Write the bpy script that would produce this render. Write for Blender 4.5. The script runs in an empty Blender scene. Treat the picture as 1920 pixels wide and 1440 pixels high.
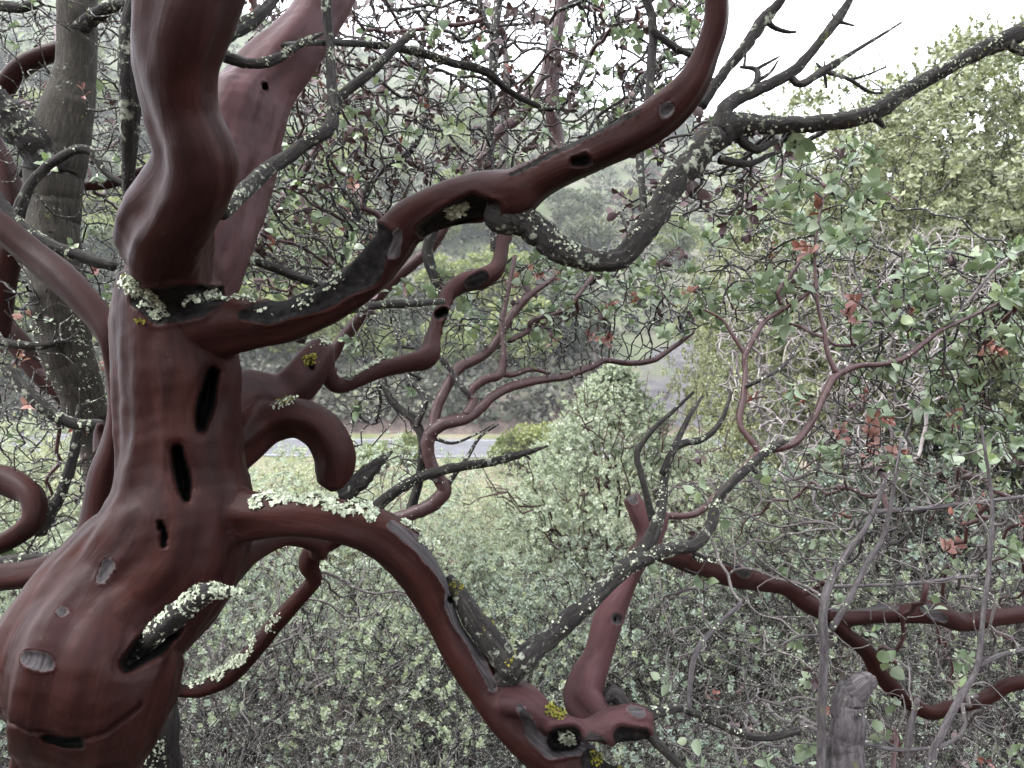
import bpy, math, random
import numpy as np
from mathutils import Vector, Matrix

# ------------------------------------------------------------------ camera
SC = bpy.context.scene
COL = SC.collection
W0, H0, FPX = 1920.0, 1440.0, 1442.0          # photograph size and focal length in its pixels
EYE = np.array([0.0, 0.0, 1.6]); PITCH = math.radians(7.0)
FWD = np.array([0, math.cos(PITCH), -math.sin(PITCH)])
UPV = np.array([0, math.sin(PITCH), math.cos(PITCH)])
RGT = np.array([1.0, 0, 0])
cam_data = bpy.data.cameras.new('camera'); cam = bpy.data.objects.new('camera', cam_data); COL.objects.link(cam)
cam.location = EYE; cam.rotation_euler = (math.pi / 2 - PITCH, 0, 0)
cam_data.sensor_width = 36.0; cam_data.lens = 36.0 * FPX / W0
cam_data.clip_start = 0.02; cam_data.clip_end = 6000
cam_data.dof.use_dof = True; cam_data.dof.focus_distance = 1.25; cam_data.dof.aperture_fstop = 13.0
SC.camera = cam

# ------------------------------------------------------------------ overcast sky
SUN_EL, SUN_AZ = math.radians(58), math.radians(-105)       # azimuth from +Y towards +X
world = bpy.data.worlds.new('World'); SC.world = world; world.use_nodes = True
nt = world.node_tree; nt.nodes.clear()
n_out = nt.nodes.new('ShaderNodeOutputWorld'); n_bg = nt.nodes.new('ShaderNodeBackground')
n_sky = nt.nodes.new('ShaderNodeTexSky'); n_sky.sky_type = 'NISHITA'; n_sky.sun_disc = False
n_sky.sun_elevation = SUN_EL; n_sky.sun_rotation = SUN_AZ
n_tc = nt.nodes.new('ShaderNodeTexCoord'); n_no = nt.nodes.new('ShaderNodeTexNoise')
n_no.inputs['Scale'].default_value = 2.2; n_no.inputs['Detail'].default_value = 5
n_rp = nt.nodes.new('ShaderNodeValToRGB')
n_rp.color_ramp.elements[0].position = .3; n_rp.color_ramp.elements[0].color = (.86, .88, .93, 1)
n_rp.color_ramp.elements[1].position = .7; n_rp.color_ramp.elements[1].color = (1, 1, 1.0, 1)
n_ml = nt.nodes.new('ShaderNodeMixRGB'); n_ml.blend_type = 'MULTIPLY'; n_ml.inputs[0].default_value = 1
n_ml.inputs[2].default_value = (9.6, 9.8, 10.3, 1)          # the cloud sheet, in the sky texture's units
n_mx = nt.nodes.new('ShaderNodeMixRGB'); n_mx.inputs[0].default_value = .93
nt.links.new(n_tc.outputs['Generated'], n_no.inputs['Vector'])
nt.links.new(n_no.outputs['Fac'], n_rp.inputs['Fac']); nt.links.new(n_rp.outputs['Color'], n_ml.inputs[1])
nt.links.new(n_sky.outputs['Color'], n_mx.inputs[1]); nt.links.new(n_ml.outputs['Color'], n_mx.inputs[2])
nt.links.new(n_mx.outputs['Color'], n_bg.inputs['Color']); n_bg.inputs['Strength'].default_value = .10
nt.links.new(n_bg.outputs['Background'], n_out.inputs['Surface'])
sun_d = bpy.data.lights.new('sun', 'SUN'); sun_d.energy = 1.5; sun_d.angle = math.radians(13); sun_d.color = (1, .97, .93)
sun = bpy.data.objects.new('sun', sun_d); COL.objects.link(sun)
sun_dir = Vector((math.sin(SUN_AZ) * math.cos(SUN_EL), math.cos(SUN_AZ) * math.cos(SUN_EL), math.sin(SUN_EL)))
sun.rotation_euler = sun_dir.to_track_quat('Z', 'Y').to_euler(); sun.location = (20, 30, 60)
SC.view_settings.view_transform = 'Standard'; SC.view_settings.look = 'None'
SC.view_settings.exposure = 2.6; SC.view_settings.gamma = 1.0; SC.view_settings.use_curve_mapping = False
SC.render.engine = 'CYCLES'
cy = SC.cycles
cy.max_bounces = 6; cy.diffuse_bounces = 3; cy.glossy_bounces = 2; cy.transmission_bounces = 3
cy.volume_bounces = 1; cy.transparent_max_bounces = 8; cy.use_denoising = True
cy.caustics_reflective = False; cy.caustics_refractive = False

# ------------------------------------------------------------------ helpers
rng = np.random.default_rng(7)
R = random.Random(11)
def P(px, py, d):
    return EYE + d * (FWD + RGT * ((px - 960.0) / FPX) + UPV * ((720.0 - py) / FPX))
def proj(V):
    q = np.asarray(V) - EYE
    d = q @ FWD
    return 960 + FPX * (q @ RGT) / d, 720 - FPX * (q @ UPV) / d, d
def mesh_np(name, V, faces, mat=None, smooth=True):
    """faces: list of (n,k) int arrays or a list of tuples"""
    me = bpy.data.meshes.new(name)
    V = np.asarray(V, dtype=np.float32)
    arrs = faces if isinstance(faces, list) and len(faces) and isinstance(faces[0], np.ndarray) else [np.array(faces)]
    arrs = [a for a in arrs if len(a)]
    loops = np.concatenate([a.ravel() for a in arrs]).astype(np.int32)
    tot = np.concatenate([np.full(len(a), a.shape[1]) for a in arrs]).astype(np.int32)
    start = np.concatenate([[0], np.cumsum(tot)[:-1]]).astype(np.int32)
    me.vertices.add(len(V)); me.vertices.foreach_set('co', V.ravel())
    me.loops.add(len(loops)); me.loops.foreach_set('vertex_index', loops)
    me.polygons.add(len(tot)); me.polygons.foreach_set('loop_start', start); me.polygons.foreach_set('loop_total', tot)
    me.polygons.foreach_set('use_smooth', np.full(len(tot), smooth))
    me.update(calc_edges=True)
    if mat is not None: me.materials.append(mat)
    return me
def link(name, me, parent=None, loc=None):
    o = bpy.data.objects.new(name, me); COL.objects.link(o)
    if parent is not None:
        o.parent = parent
        o.matrix_parent_inverse = Matrix.Translation(-parent.location)
    if loc is not None: o.location = loc
    return o
def tag(o, label=None, cat=None, group=None, kind=None):
    if label: o['label'] = label
    if cat: o['category'] = cat
    if group: o['group'] = group
    if kind: o['kind'] = kind
    return o
def thing(name, loc, label, cat, group=None):
    o = bpy.data.objects.new(name, None); COL.objects.link(o); o.location = Vector(loc)
    o.empty_display_size = .1
    return tag(o, label, cat, group)
def attr(me, name, data, typ='FLOAT'):
    a = me.attributes.new(name, typ, 'POINT')
    a.data.foreach_set('value' if typ == 'FLOAT' else 'vector', np.asarray(data, dtype=np.float32).ravel())

class MB:
    """collects vertices and faces for one mesh"""
    def __init__(s): s.v = []; s.q = []; s.t = []; s.b = []; s.n = 0
    def add(s, V, q=None, t=None, bark=None):
        V = np.asarray(V, float)
        s.v.append(V); s.b.append(V if bark is None else bark)
        if q is not None and len(q): s.q.append(np.asarray(q) + s.n)
        if t is not None and len(t): s.t.append(np.asarray(t) + s.n)
        s.n += len(V)
    def mesh(s, name, mat, smooth=True):
        f = []
        if s.q: f.append(np.concatenate(s.q))
        if s.t: f.append(np.concatenate(s.t))
        me = mesh_np(name, np.concatenate(s.v), f, mat, smooth)
        attr(me, 'bark', np.concatenate(s.b), 'FLOAT_VECTOR')
        return me
    def build(s, name, mat, parent=None, smooth=True):
        return link(name, s.mesh(name, mat, smooth), parent)

def cr(pts, n):
    """Catmull-Rom through rows of pts (any columns), n samples per span"""
    p = np.asarray(pts, float)
    if len(p) == 2: return p[0] + (p[1] - p[0]) * np.linspace(0, 1, n + 1)[:, None]
    e = np.vstack([2 * p[0] - p[1], p, 2 * p[-1] - p[-2]])
    out = []
    for i in range(1, len(e) - 2):
        t = np.linspace(0, 1, n, endpoint=False)[:, None]
        a, b, c, d = e[i - 1], e[i], e[i + 1], e[i + 2]
        out.append(.5 * (2 * b + (c - a) * t + (2 * a - 5 * b + 4 * c - d) * t ** 2 + (3 * b - a - 3 * c + d) * t ** 3))
    out.append(p[-1:])
    o = np.concatenate(out)
    o[:, 3] = np.maximum(o[:, 3], .0004)
    return o
def frames(C):
    T = np.gradient(C, axis=0); T /= np.linalg.norm(T, axis=1)[:, None] + 1e-12
    a = np.array([0, 0, 1.0]) if abs(T[0][2]) < .9 else np.array([1.0, 0, 0])
    N = np.zeros_like(C); n = np.cross(T[0], a); n /= np.linalg.norm(n)
    for i in range(len(C)):
        n = n - T[i] * (n @ T[i]); n /= np.linalg.norm(n) + 1e-12; N[i] = n
    return T, N, np.cross(T, N)
def tube(mb, C, rad, k=8, amp=0.0, seed=0, cap=True, bump=0.0):
    """a swept tube; amp gives long sinewy ridges, bump short lumps"""
    C = np.asarray(C, float); rad = np.asarray(rad, float); m = len(C)
    T, N, B = frames(C)
    th = np.linspace(0, 2 * np.pi, k, endpoint=False)
    s = np.concatenate([[0], np.cumsum(np.linalg.norm(np.diff(C, axis=0), axis=1))])
    rr = np.ones((m, k))
    if amp or bump:
        g = np.random.default_rng(seed)
        for j in (2, 3, 4, 5):
            ph = g.uniform(0, 6.3) + g.uniform(-9, 9) * s + .8 * np.sin(s * g.uniform(5, 14) + g.uniform(0, 6))
            rr += amp * g.uniform(.5, 1.2) / j * 2 * np.sin(j * th[None, :] + ph[:, None])
        if bump:
            rr += bump * g.normal(size=(m, k))
    ring = C[:, None, :] + rad[:, None, None] * rr[:, :, None] * (np.cos(th)[None, :, None] * N[:, None, :] + np.sin(th)[None, :, None] * B[:, None, :])
    V = ring.reshape(-1, 3)
    off = seed * .37
    bk = np.stack([rad[:, None] * np.cos(th) + off, rad[:, None] * np.sin(th), np.repeat(s[:, None], k, 1)], -1).reshape(-1, 3)
    i = np.arange(m - 1)[:, None] * k; j = np.arange(k)[None, :]; j2 = (j + 1) % k
    q = np.stack([i + j, i + j2, i + k + j2, i + k + j], -1).reshape(-1, 4)
    t = None
    if cap:
        V = np.vstack([V, C[0] - T[0] * rad[0] * .3, C[-1] + T[-1] * rad[-1] * .5])
        bk = np.vstack([bk, [off, 0, 0], [off, 0, s[-1]]])
        a = np.arange(k); b = (a + 1) % k
        t = np.vstack([np.stack([b, a, np.full(k, m * k)], 1), np.stack([(m - 1) * k + a, (m - 1) * k + b, np.full(k, m * k + 1)], 1)])
    mb.add(V, q, t, bk)
def trace(pts, d0=None, d1=None, n=6):
    """photo trace [(px,py,r_px[,depth])] -> (centres, radii) in metres"""
    rows = []
    ds = np.interp(np.linspace(0, 1, len(pts)), [0, 1], [d0, d1]) if d0 is not None else None
    for i, p in enumerate(pts):
        d = p[3] if len(p) > 3 else ds[i]
        rows.append([*P(p[0], p[1], d), p[2] * d / FPX])
    o = cr(rows, n)
    return o[:, :3], o[:, 3]

# ------------------------------------------------------------------ materials
def new_mat(name):
    m = bpy.data.materials.new(name); m.use_nodes = True
    t = m.node_tree; t.nodes.clear()
    return m, t
class NB:
    """tiny node builder"""
    def __init__(s, t): s.t = t
    def n(s, kind, **kw):
        x = s.t.nodes.new(kind)
        for k, v in kw.items():
            if hasattr(x, k): setattr(x, k, v)
        return x
    def set(s, sock, v):
        if v is None: return
        if isinstance(v, bpy.types.NodeSocket): s.t.links.new(v, sock)
        elif isinstance(v, (tuple, list)):
            sock.default_value = tuple(v) + ((1,) if len(v) == 3 and len(sock.default_value) == 4 else ())
        else: sock.default_value = v
    def noise(s, vec=None, scale=5, detail=3, rough=.5, dist=0):
        x = s.n('ShaderNodeTexNoise'); s.set(x.inputs['Vector'], vec); x.inputs['Scale'].default_value = scale
        x.inputs['Detail'].default_value = detail; x.inputs['Roughness'].default_value = rough; x.inputs['Distortion'].default_value = dist
        return x.outputs['Fac']
    def vor(s, vec=None, scale=5, feature='F1', rnd=1):
        x = s.n('ShaderNodeTexVoronoi', feature=feature); s.set(x.inputs['Vector'], vec); x.inputs['Scale'].default_value = scale
        x.inputs['Randomness'].default_value = rnd
        return x.outputs['Distance']
    def mapping(s, vec, scale=(1, 1, 1), loc=(0, 0, 0)):
        x = s.n('ShaderNodeMapping'); s.set(x.inputs['Vector'], vec); x.inputs['Scale'].default_value = scale; x.inputs['Location'].default_value = loc
        return x.outputs['Vector']
    def ramp(s, fac, stops):
        x = s.n('ShaderNodeValToRGB'); s.set(x.inputs['Fac'], fac); cr_ = x.color_ramp
        while len(cr_.elements) < len(stops): cr_.elements.new(.5)
        for e, (p, c) in zip(cr_.elements, stops):
            e.position = p; e.color = (c, c, c, 1) if not isinstance(c, (tuple, list)) else (*c[:3], 1)
        return x.outputs['Color']
    def mix(s, fac, a, b, mode='MIX'):
        x = s.n('ShaderNodeMixRGB', blend_type=mode); s.set(x.inputs[0], fac); s.set(x.inputs[1], a); s.set(x.inputs[2], b)
        return x.outputs['Color']
    def math(s, op, a, b=0.0):
        x = s.n('ShaderNodeMath', operation=op); s.set(x.inputs[0], a); s.set(x.inputs[1], b)
        return x.outputs[0]
    def at(s, name, out='Fac'):
        x = s.n('ShaderNodeAttribute', attribute_name=name); return x.outputs[out]
    def bump(s, h, strength=.3, dist=.01, normal=None):
        x = s.n('ShaderNodeBump'); x.inputs['Strength'].default_value = strength; x.inputs['Distance'].default_value = dist
        s.set(x.inputs['Height'], h); s.set(x.inputs['Normal'], normal)
        return x.outputs['Normal']
    def principled(s, col, rough=.6, normal=None, spec=.5, **kw):
        x = s.n('ShaderNodeBsdfPrincipled'); s.set(x.inputs['Base Color'], col); s.set(x.inputs['Roughness'], rough)
        s.set(x.inputs['Normal'], normal); s.set(x.inputs['Specular IOR Level'], spec)
        for k, v in kw.items(): s.set(x.inputs[k.replace('_', ' ')], v)
        return x.outputs['BSDF']
    def out(s, sh):
        o = s.n('ShaderNodeOutputMaterial'); s.t.links.new(sh, o.inputs['Surface'])

def mat_red_bark():
    m, t = new_mat('smooth_red_bark'); b = NB(t)
    bark = b.at('bark', 'Vector'); obj = b.n('ShaderNodeTexCoord').outputs['Object']
    fibre = b.noise(b.mapping(bark, (260, 260, 9)), 1, 4, .6)             # fibres along the limb
    broad = b.noise(b.mapping(bark, (26, 26, 5)), 1, 4, .6, .6)
    rings = b.noise(b.mapping(bark, (22, 22, 210)), 1, 3, .6, .9)           # creases across it
    fleck = b.vor(b.mapping(bark, (1, 1, .5)), 120)
    base = b.ramp(broad, [(.28, (.0105, .0035, .0029)), (.5, (.0200, .0062, .0049)), (.72, (.033, .0103, .0074))])
    base = b.mix(b.ramp(fibre, [(.35, 0), (.75, .55)]), base, (.0065, .0026, .0028))
    base = b.mix(b.ramp(rings, [(.55, 0), (.8, .35)]), base, (.018, .0075, .0072))
    big = b.noise(obj, 6.0, 3, .6)
    base = b.mix(b.ramp(big, [(.52, 0), (.75, .35)]), base, (.026, .0125, .0145))     # greyish bloom
    base = b.mix(b.math('MULTIPLY', b.at('bloom_sheen'), b.ramp(broad, [(.25, .35), (.7, 1)])), base, (.085, .043, .047))  # paler bark and sky sheen, both put into the base colour
    base = b.mix(b.ramp(fleck, [(.06, .6), (.10, 0)]), base, (.012, .007, .007))
    scuff = b.noise(b.mapping(bark, (95, 95, 26)), 1, 6, .75, 1.2)
    base = b.mix(b.ramp(scuff, [(.60, 0), (.72, .28)]), base, (.042, .029, .030))
    stain = b.noise(b.mapping(bark, (34, 34, 7), (3, 1, 5)), 1, 6, .7, .5)
    base = b.mix(b.ramp(stain, [(.52, 0), (.70, .5)]), base, (.0065, .0030, .0030))
    dust = b.noise(obj, 340, 1, .5)
    base = b.mix(b.ramp(dust, [(.74, 0), (.78, .3)]), base, (.10, .09, .08))
    # dead grey wood strips and black old scars, with frayed edges
    edge = b.noise(b.mapping(bark, (70, 70, 16)), 1, 4, .65)
    dead = b.math('ADD', b.at('dead'), b.math('MULTIPLY', b.math('SUBTRACT', edge, .5), 1.0))
    wood = b.ramp(b.noise(b.mapping(bark, (330, 330, 14)), 1, 5, .7), [(.3, (.016, .0135, .014)), (.5, (.036, .032, .033)), (.72, (.075, .068, .068))])
    base = b.mix(b.ramp(dead, [(.36, 0), (.58, 1)]), base, wood)
    rim = b.ramp(dead, [(.26, 0), (.40, .55), (.5, 0)])
    base = b.mix(rim, base, (.13, .10, .10))
    blk = b.math('ADD', b.at('black'), b.math('MULTIPLY', b.math('SUBTRACT', edge, .5), .45))
    crust = b.ramp(b.noise(obj, 130, 4, .7), [(.4, (.004, .0036, .0036)), (.62, (.014, .0125, .0115)), (.75, (.05, .05, .042))])
    base = b.mix(b.ramp(blk, [(.4, 0), (.5, 1)]), base, crust)
    rough = b.ramp(b.math('MAXIMUM', dead, blk), [(.4, .50), (.5, .85)])
    rough2 = b.mix(b.ramp(broad, [(.3, 0), (.7, .4)]), rough, (.6, .6, .6))
    h = b.math('ADD', b.math('MULTIPLY', fibre, .22), b.math('MULTIPLY', rings, .28))
    hd = b.math('MULTIPLY', b.noise(b.mapping(bark, (330, 330, 14)), 1, 5, .7), b.ramp(b.math('MAXIMUM', dead, blk), [(.4, 0), (.5, 5)]))
    nrm = b.bump(b.math('ADD', h, hd), .30, .0022)
    nrm = b.bump(b.noise(b.mapping(bark, (38, 38, 7)), 1, 3, .6, .8), .3, .006, nrm)
    b.out(b.principled(base, rough2, nrm, .075))
    return m
def mat_grey_bark(name, dark, mid, pale, lich=.62, lichcol=(.21, .225, .175), scale=1.0, moss=.72):
    m, t = new_mat(name); b = NB(t)
    obj = b.n('ShaderNodeTexCoord').outputs['Object']
    bark = b.at('bark', 'Vector')
    f = b.noise(b.mapping(bark, (170 * scale, 170 * scale, 22 * scale)), 1, 5, .68, .4)
    c = b.ramp(f, [(.3, dark), (.52, mid), (.75, pale)])
    crk = b.vor(b.mapping(bark, (150 * scale, 150 * scale, 60 * scale)), 1, 'DISTANCE_TO_EDGE')
    c = b.mix(b.ramp(crk, [(.0, .45), (.07, 0)]), c, tuple(x * .5 for x in dark))
    big = b.noise(obj, 16, 4, .65)
    l = b.math('ADD', b.math('MULTIPLY', b.noise(obj, 95 * scale, 4, .65), .6), b.math('MULTIPLY', big, .4))
    c = b.mix(b.ramp(l, [(lich - .03, 0), (lich + .02, .95)]), c, lichcol)
    ms = b.noise(b.mapping(obj, (1, 1, 1), (3, 7, 1)), 40, 4, .7)
    c = b.mix(b.ramp(ms, [(moss - .05, 0), (moss, .7)]), c, (.10, .105, .03))
    h = b.math('ADD', f, b.math('MULTIPLY', b.ramp(l, [(lich - .05, 0), (lich + .03, 1)]), .8))
    h = b.math('ADD', h, b.math('MULTIPLY', b.ramp(crk, [(0, 0), (.12, 1)]), .2))
    b.out(b.principled(c, .9, b.bump(h, .7, .0032), .2))
    return m
def mat_twig(name, cols, rough=.6, lich=.80):
    m, t = new_mat(name); b = NB(t)
    obj = b.n('ShaderNodeTexCoord').outputs['Object']
    isl = b.n('ShaderNodeNewGeometry').outputs['Random Per Island']
    f = b.math('ADD', b.math('MULTIPLY', b.noise(obj, 30, 3, .6), .55), b.math('MULTIPLY', isl, .45))
    n_ = len(cols)
    c = b.ramp(f, [(.25 + .5 * i / (n_ - 1), k) for i, k in enumerate(cols)])
    c = b.mix(b.ramp(b.noise(obj, 160, 3, .6), [(lich - .16, 0), (lich - .11, .9)]), c, (.36, .38, .31))
    b.out(b.principled(c, rough, b.bump(b.noise(obj, 400, 3), .4, .002), .35))
    return m
def mat_leaf(name, cols, trans=.25, rough=.5, back=None, per='island', vein=True):
    m, t = new_mat(name); b = NB(t)
    g = b.n('ShaderNodeNewGeometry')
    r1 = g.outputs['Random Per Island'] if per == 'island' else b.n('ShaderNodeObjectInfo').outputs['Random']
    n_ = len(cols)
    c = b.ramp(r1, [(i / (n_ - 1), k) for i, k in enumerate(cols)])
    obj = b.n('ShaderNodeTexCoord').outputs['Object']
    c = b.mix(b.ramp(b.noise(obj, 90 if per != 'island' else 8, 3, .6), [(.35, 0), (.7, .35)]), c, tuple(x * .55 for x in cols[0]))
    if per == 'island':
        oi = b.n('ShaderNodeObjectInfo').outputs['Random']
        c = b.mix(1, c, b.ramp(oi, [(0, (.84, .88, .86)), (.3, (1.0, 1.0, 1.0)), (.55, (1.10, 1.06, .90)), (.8, (.9, .95, .98)), (1, (1.1, 1.1, 1.05))]), 'MULTIPLY')
    if back: c = b.mix(g.outputs['Backfacing'], c, back)
    p = b.principled(c, rough, None, .4)
    tr = b.n('ShaderNodeBsdfTranslucent'); b.set(tr.inputs['Color'], b.mix(1, c, (1.05, 1.12, .82), 'MULTIPLY'))
    mx = b.n('ShaderNodeMixShader'); mx.inputs[0].default_value = trans
    t.links.new(p, mx.inputs[1]); t.links.new(tr.outputs[0], mx.inputs[2])
    b.out(mx.outputs[0])
    return m
def mat_flake(name, cols, rough=.9):
    m, t = new_mat(name); b = NB(t)
    g = b.n('ShaderNodeNewGeometry'); obj = b.n('ShaderNodeTexCoord').outputs['Object']
    c = b.ramp(b.math('ADD', b.math('MULTIPLY', g.outputs['Random Per Island'], .6), b.math('MULTIPLY', b.noise(obj, 120, 3), .4)), [(.15 + .7 * i / (len(cols) - 1), k) for i, k in enumerate(cols)])
    b.out(b.principled(c, rough, b.bump(b.noise(obj, 500, 2), .5, .002), .2))
    return m
M = {}
M['red'] = mat_red_bark()
M['grey'] = mat_grey_bark('grey_lichened_bark', (0.0072, 0.0065, 0.0058), (0.0187, 0.0166, 0.0151), (0.0540, 0.0490, 0.0432), .585)
M['oldtrunk'] = mat_grey_bark('ridged_grey_brown_bark', (0.0115, 0.0101, 0.0079), (0.0302, 0.0266, 0.0209), (0.0612, 0.0547, 0.0461), .64, (0.2160, 0.2304, 0.1872), 1.3, .70)
M['pale_dead'] = mat_grey_bark('pale_dead_wood', (0.0338, 0.0292, 0.0300), (0.0713, 0.0638, 0.0653), (0.1350, 0.1237, 0.1237), .66)
M['charred'] = mat_grey_bark('black_dead_wood', (0.0058, 0.0050, 0.0050), (0.0158, 0.0137, 0.0130), (0.0432, 0.0374, 0.0324), .74)
M['twig'] = mat_twig('dark_twig_bark', [(0.0065, 0.0050, 0.0050), (0.0130, 0.0094, 0.0094), (0.0259, 0.0209, 0.0202)], .75, .74)
M['twig_red'] = mat_twig('red_twig_bark', [(0.0187, 0.0072, 0.0079), (0.0360, 0.0122, 0.0122), (0.0446, 0.0202, 0.0202)], .5, .82)
M['twig_grey'] = mat_twig('grey_dead_twig_bark', [(0.0255, 0.0213, 0.0213), (0.0638, 0.0544, 0.0527), (0.1360, 0.1190, 0.1148)], .85, .78)
M['thicket'] = mat_twig('silvery_dead_twig_bark', [(.06, .052, .05), (.14, .122, .118), (.27, .245, .235)], .85, .9)
M['lichen'] = mat_flake('pale_green_lichen', [(0.1584, 0.1800, 0.1224), (0.3024, 0.3312, 0.2448), (0.4176, 0.4392, 0.3456)])
M['moss'] = mat_flake('yellow_green_moss', [(0.0375, 0.0413, 0.0060), (0.1200, 0.1125, 0.0150), (0.2100, 0.1800, 0.0300)])
LG = [(0.0900, 0.1260, 0.0720), (0.1440, 0.1890, 0.1080), (0.1890, 0.2340, 0.1530), (0.2340, 0.2700, 0.1980), (0.1800, 0.2340, 0.0900)]
# ------------------------------------------------------------------ the big manzanita in front
# each row: (px, py, radius in px, depth in m) along the limb
LIMBS = [
 ('trunk', 'thick smooth mahogany trunk with a swollen bulge near its foot', [
  (152,1640,120,1.09),(152,1520,112,1.09),(151,1440,104,1.08),(152,1385,104,1.04),(158,1325,136,.97),(164,1255,168,.93),(195,1180,156,.95),(262,1105,145,.98),(322,1030,140,.99),
  (345,950,130,1.0),(343,870,113,1.0),(338,780,108,1.0),(330,680,108,1.0),(320,600,102,1.0),(325,530,92,1.01)]),
 ('limb', 'pale purplish limb rising behind the front limb', [
  (330,560,88,1.03),(372,460,84,1.08),(408,370,80,1.13),(430,290,84,1.17),(455,215,78,1.2),(492,155,58,1.23),(545,95,48,1.26),(590,30,44,1.3),(640,-60,42,1.35)]),
 ('limb', 'thick dark red limb nearest the lens, leaving the picture at the top', [
  (335,545,66,1.0),(312,480,84,.92),(310,435,88,.88),(345,380,84,.85),(376,310,80,.82),(348,215,72,.80),(334,130,77,.78),(340,60,83,.765),(362,-40,88,.75),(380,-120,88,.74)]),
 ('limb', 'long red limb sweeping up to the right, with black scars', [
  (330,640,60,1.0),(400,612,50,.965),(460,606,46,.94),(530,604,42,.92),(610,572,44,.90),(680,522,48,.89),(725,468,47,.88),(765,418,42,.87),(830,386,44,.865),(905,368,48,.86),(960,368,52,.855),
  (1010,338,40,.85),(1100,297,39,.83),(1180,258,40,.81),(1250,212,42,.80),(1298,160,36,.785),(1325,100,28,.775),(1343,35,27,.765),(1342,-50,26,.755)]),
 ('limb', 'dark red limb dropping to the lower right with a weathered grey edge', [
  (420,965,60,1.0),(490,968,42,.965),(560,968,36,.95),(650,980,39,.945),(715,1003,42,.945),(770,1050,40,.95),(806,1105,35,.96),(832,1165,28,.965),(860,1220,32,.97),(905,1285,38,.98),
  (955,1345,46,.99),(1015,1395,52,1.0),(1085,1440,52,1.01),(1170,1500,48,1.02)]),
 ('limb', 'short red limb with a rounded stub end', [
  (930,1310,40,.985),(985,1318,34,.975),(1022,1345,26,.97),(1062,1362,22,.97),(1100,1372,24,.975),(1145,1362,34,.98),(1185,1356,36,.985),(1207,1362,31,.99)]),
 ('limb', 'pinkish upright limb with a swollen elbow', [
  (1140,1372,26,1.02),(1120,1346,34,1.05),(1096,1310,41,1.08),(1103,1270,37,1.09),(1122,1225,28,1.1),(1136,1170,29,1.11),(1152,1125,29,1.12),(1176,1085,22,1.13),(1198,1045,22,1.14),(1215,1010,21,1.16),(1200,965,20,1.17),(1184,932,17,1.18)]),
 ('limb', 'pink side limb pointing up behind the grey branch', [
  (1190,1050,20,1.14),(1228,1000,17,1.2),(1243,965,13,1.24)]),
 ('limb', 'red limb running level towards the right edge', [
  (1205,1030,16,1.16),(1255,1040,20,1.3),(1310,1058,24,1.38),(1370,1076,22,1.42),(1430,1092,16,1.46),(1475,1100,17,1.48),(1520,1135,18,1.5),(1580,1158,17,1.52),(1650,1152,17,1.53),(1712,1150,19,1.54),(1755,1150,22,1.54),(1800,1166,17,1.55),(1860,1158,15,1.56),(1940,1148,14,1.58)]),
 ('limb', 'red limb forking down to the lower right', [
  (1540,1148,14,1.5),(1580,1185,14,1.52),(1625,1222,14,1.54),(1648,1262,14,1.55),(1690,1305,13,1.56),(1740,1335,14,1.57),(1790,1325,12,1.58),(1850,1308,13,1.6),(1890,1285,13,1.6),(1950,1275,12,1.6)]),
 ('limb', 'red crooked limb zigzagging behind the trunk', [
  (400,775,60,1.06),(460,745,46,1.12),(520,742,36,1.16),(562,712,33,1.18),(594,672,29,1.2),(606,658,24,1.21),(612,690,19,1.21),(632,722,16,1.22),(670,712,15,1.23),(715,692,17,1.25),(765,680,18,1.27),(803,668,22,1.29),
  (812,632,16,1.31),(828,590,15,1.33),(840,552,15,1.35),(868,530,17,1.37),(905,520,19,1.39),(932,502,17,1.41),(942,465,15,1.43),(948,420,15,1.45)]),
 ('limb', 'stout red hooked limb curling over to a cut end', [
  (400,870,44,1.05),(455,832,40,1.08),(500,795,37,1.1),(555,783,35,1.1),(603,806,36,1.1),(628,850,36,1.1),(628,890,33,1.1),(622,912,26,1.1)]),
 ('limb', 'thin red limb low behind the trunk', [
  (420,1070,36,1.05),(470,1030,26,1.12),(530,1005,22,1.18),(590,1018,17,1.22),(600,1040,16,1.24)]),
 ('limb', 'reddish drooping limb with lichen on its upper side', [
  (640,1005,14,1.24),(590,1030,17,1.25),(578,1060,19,1.26),(588,1085,14,1.27),(560,1120,14,1.28),(520,1165,16,1.29),(480,1215,17,1.3),(430,1265,18,1.3),(380,1290,16,1.3),(330,1292,15,1.3)]),
]
main = thing('manzanita_tree', P(150, 1640, 1.03) * np.array([1, 1, 0]) + np.array([0, 0, -.4]),
             'old twisted manzanita with smooth mahogany trunk filling the left foreground', 'tree')
mb = MB(); SK = []
for bi, (nm, lab, pts) in enumerate(LIMBS):
    C, r = trace(pts, n=8)
    tube(mb, C, r, 26, amp=.11 if bi < 7 else .085, seed=bi + 3)
    T, N, B = frames(C); s = np.concatenate([[0], np.cumsum(np.linalg.norm(np.diff(C, axis=0), axis=1))])
    for i in range(len(C)): SK.append((C[i], r[i], bi, s[i], N[i], B[i]))
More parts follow.
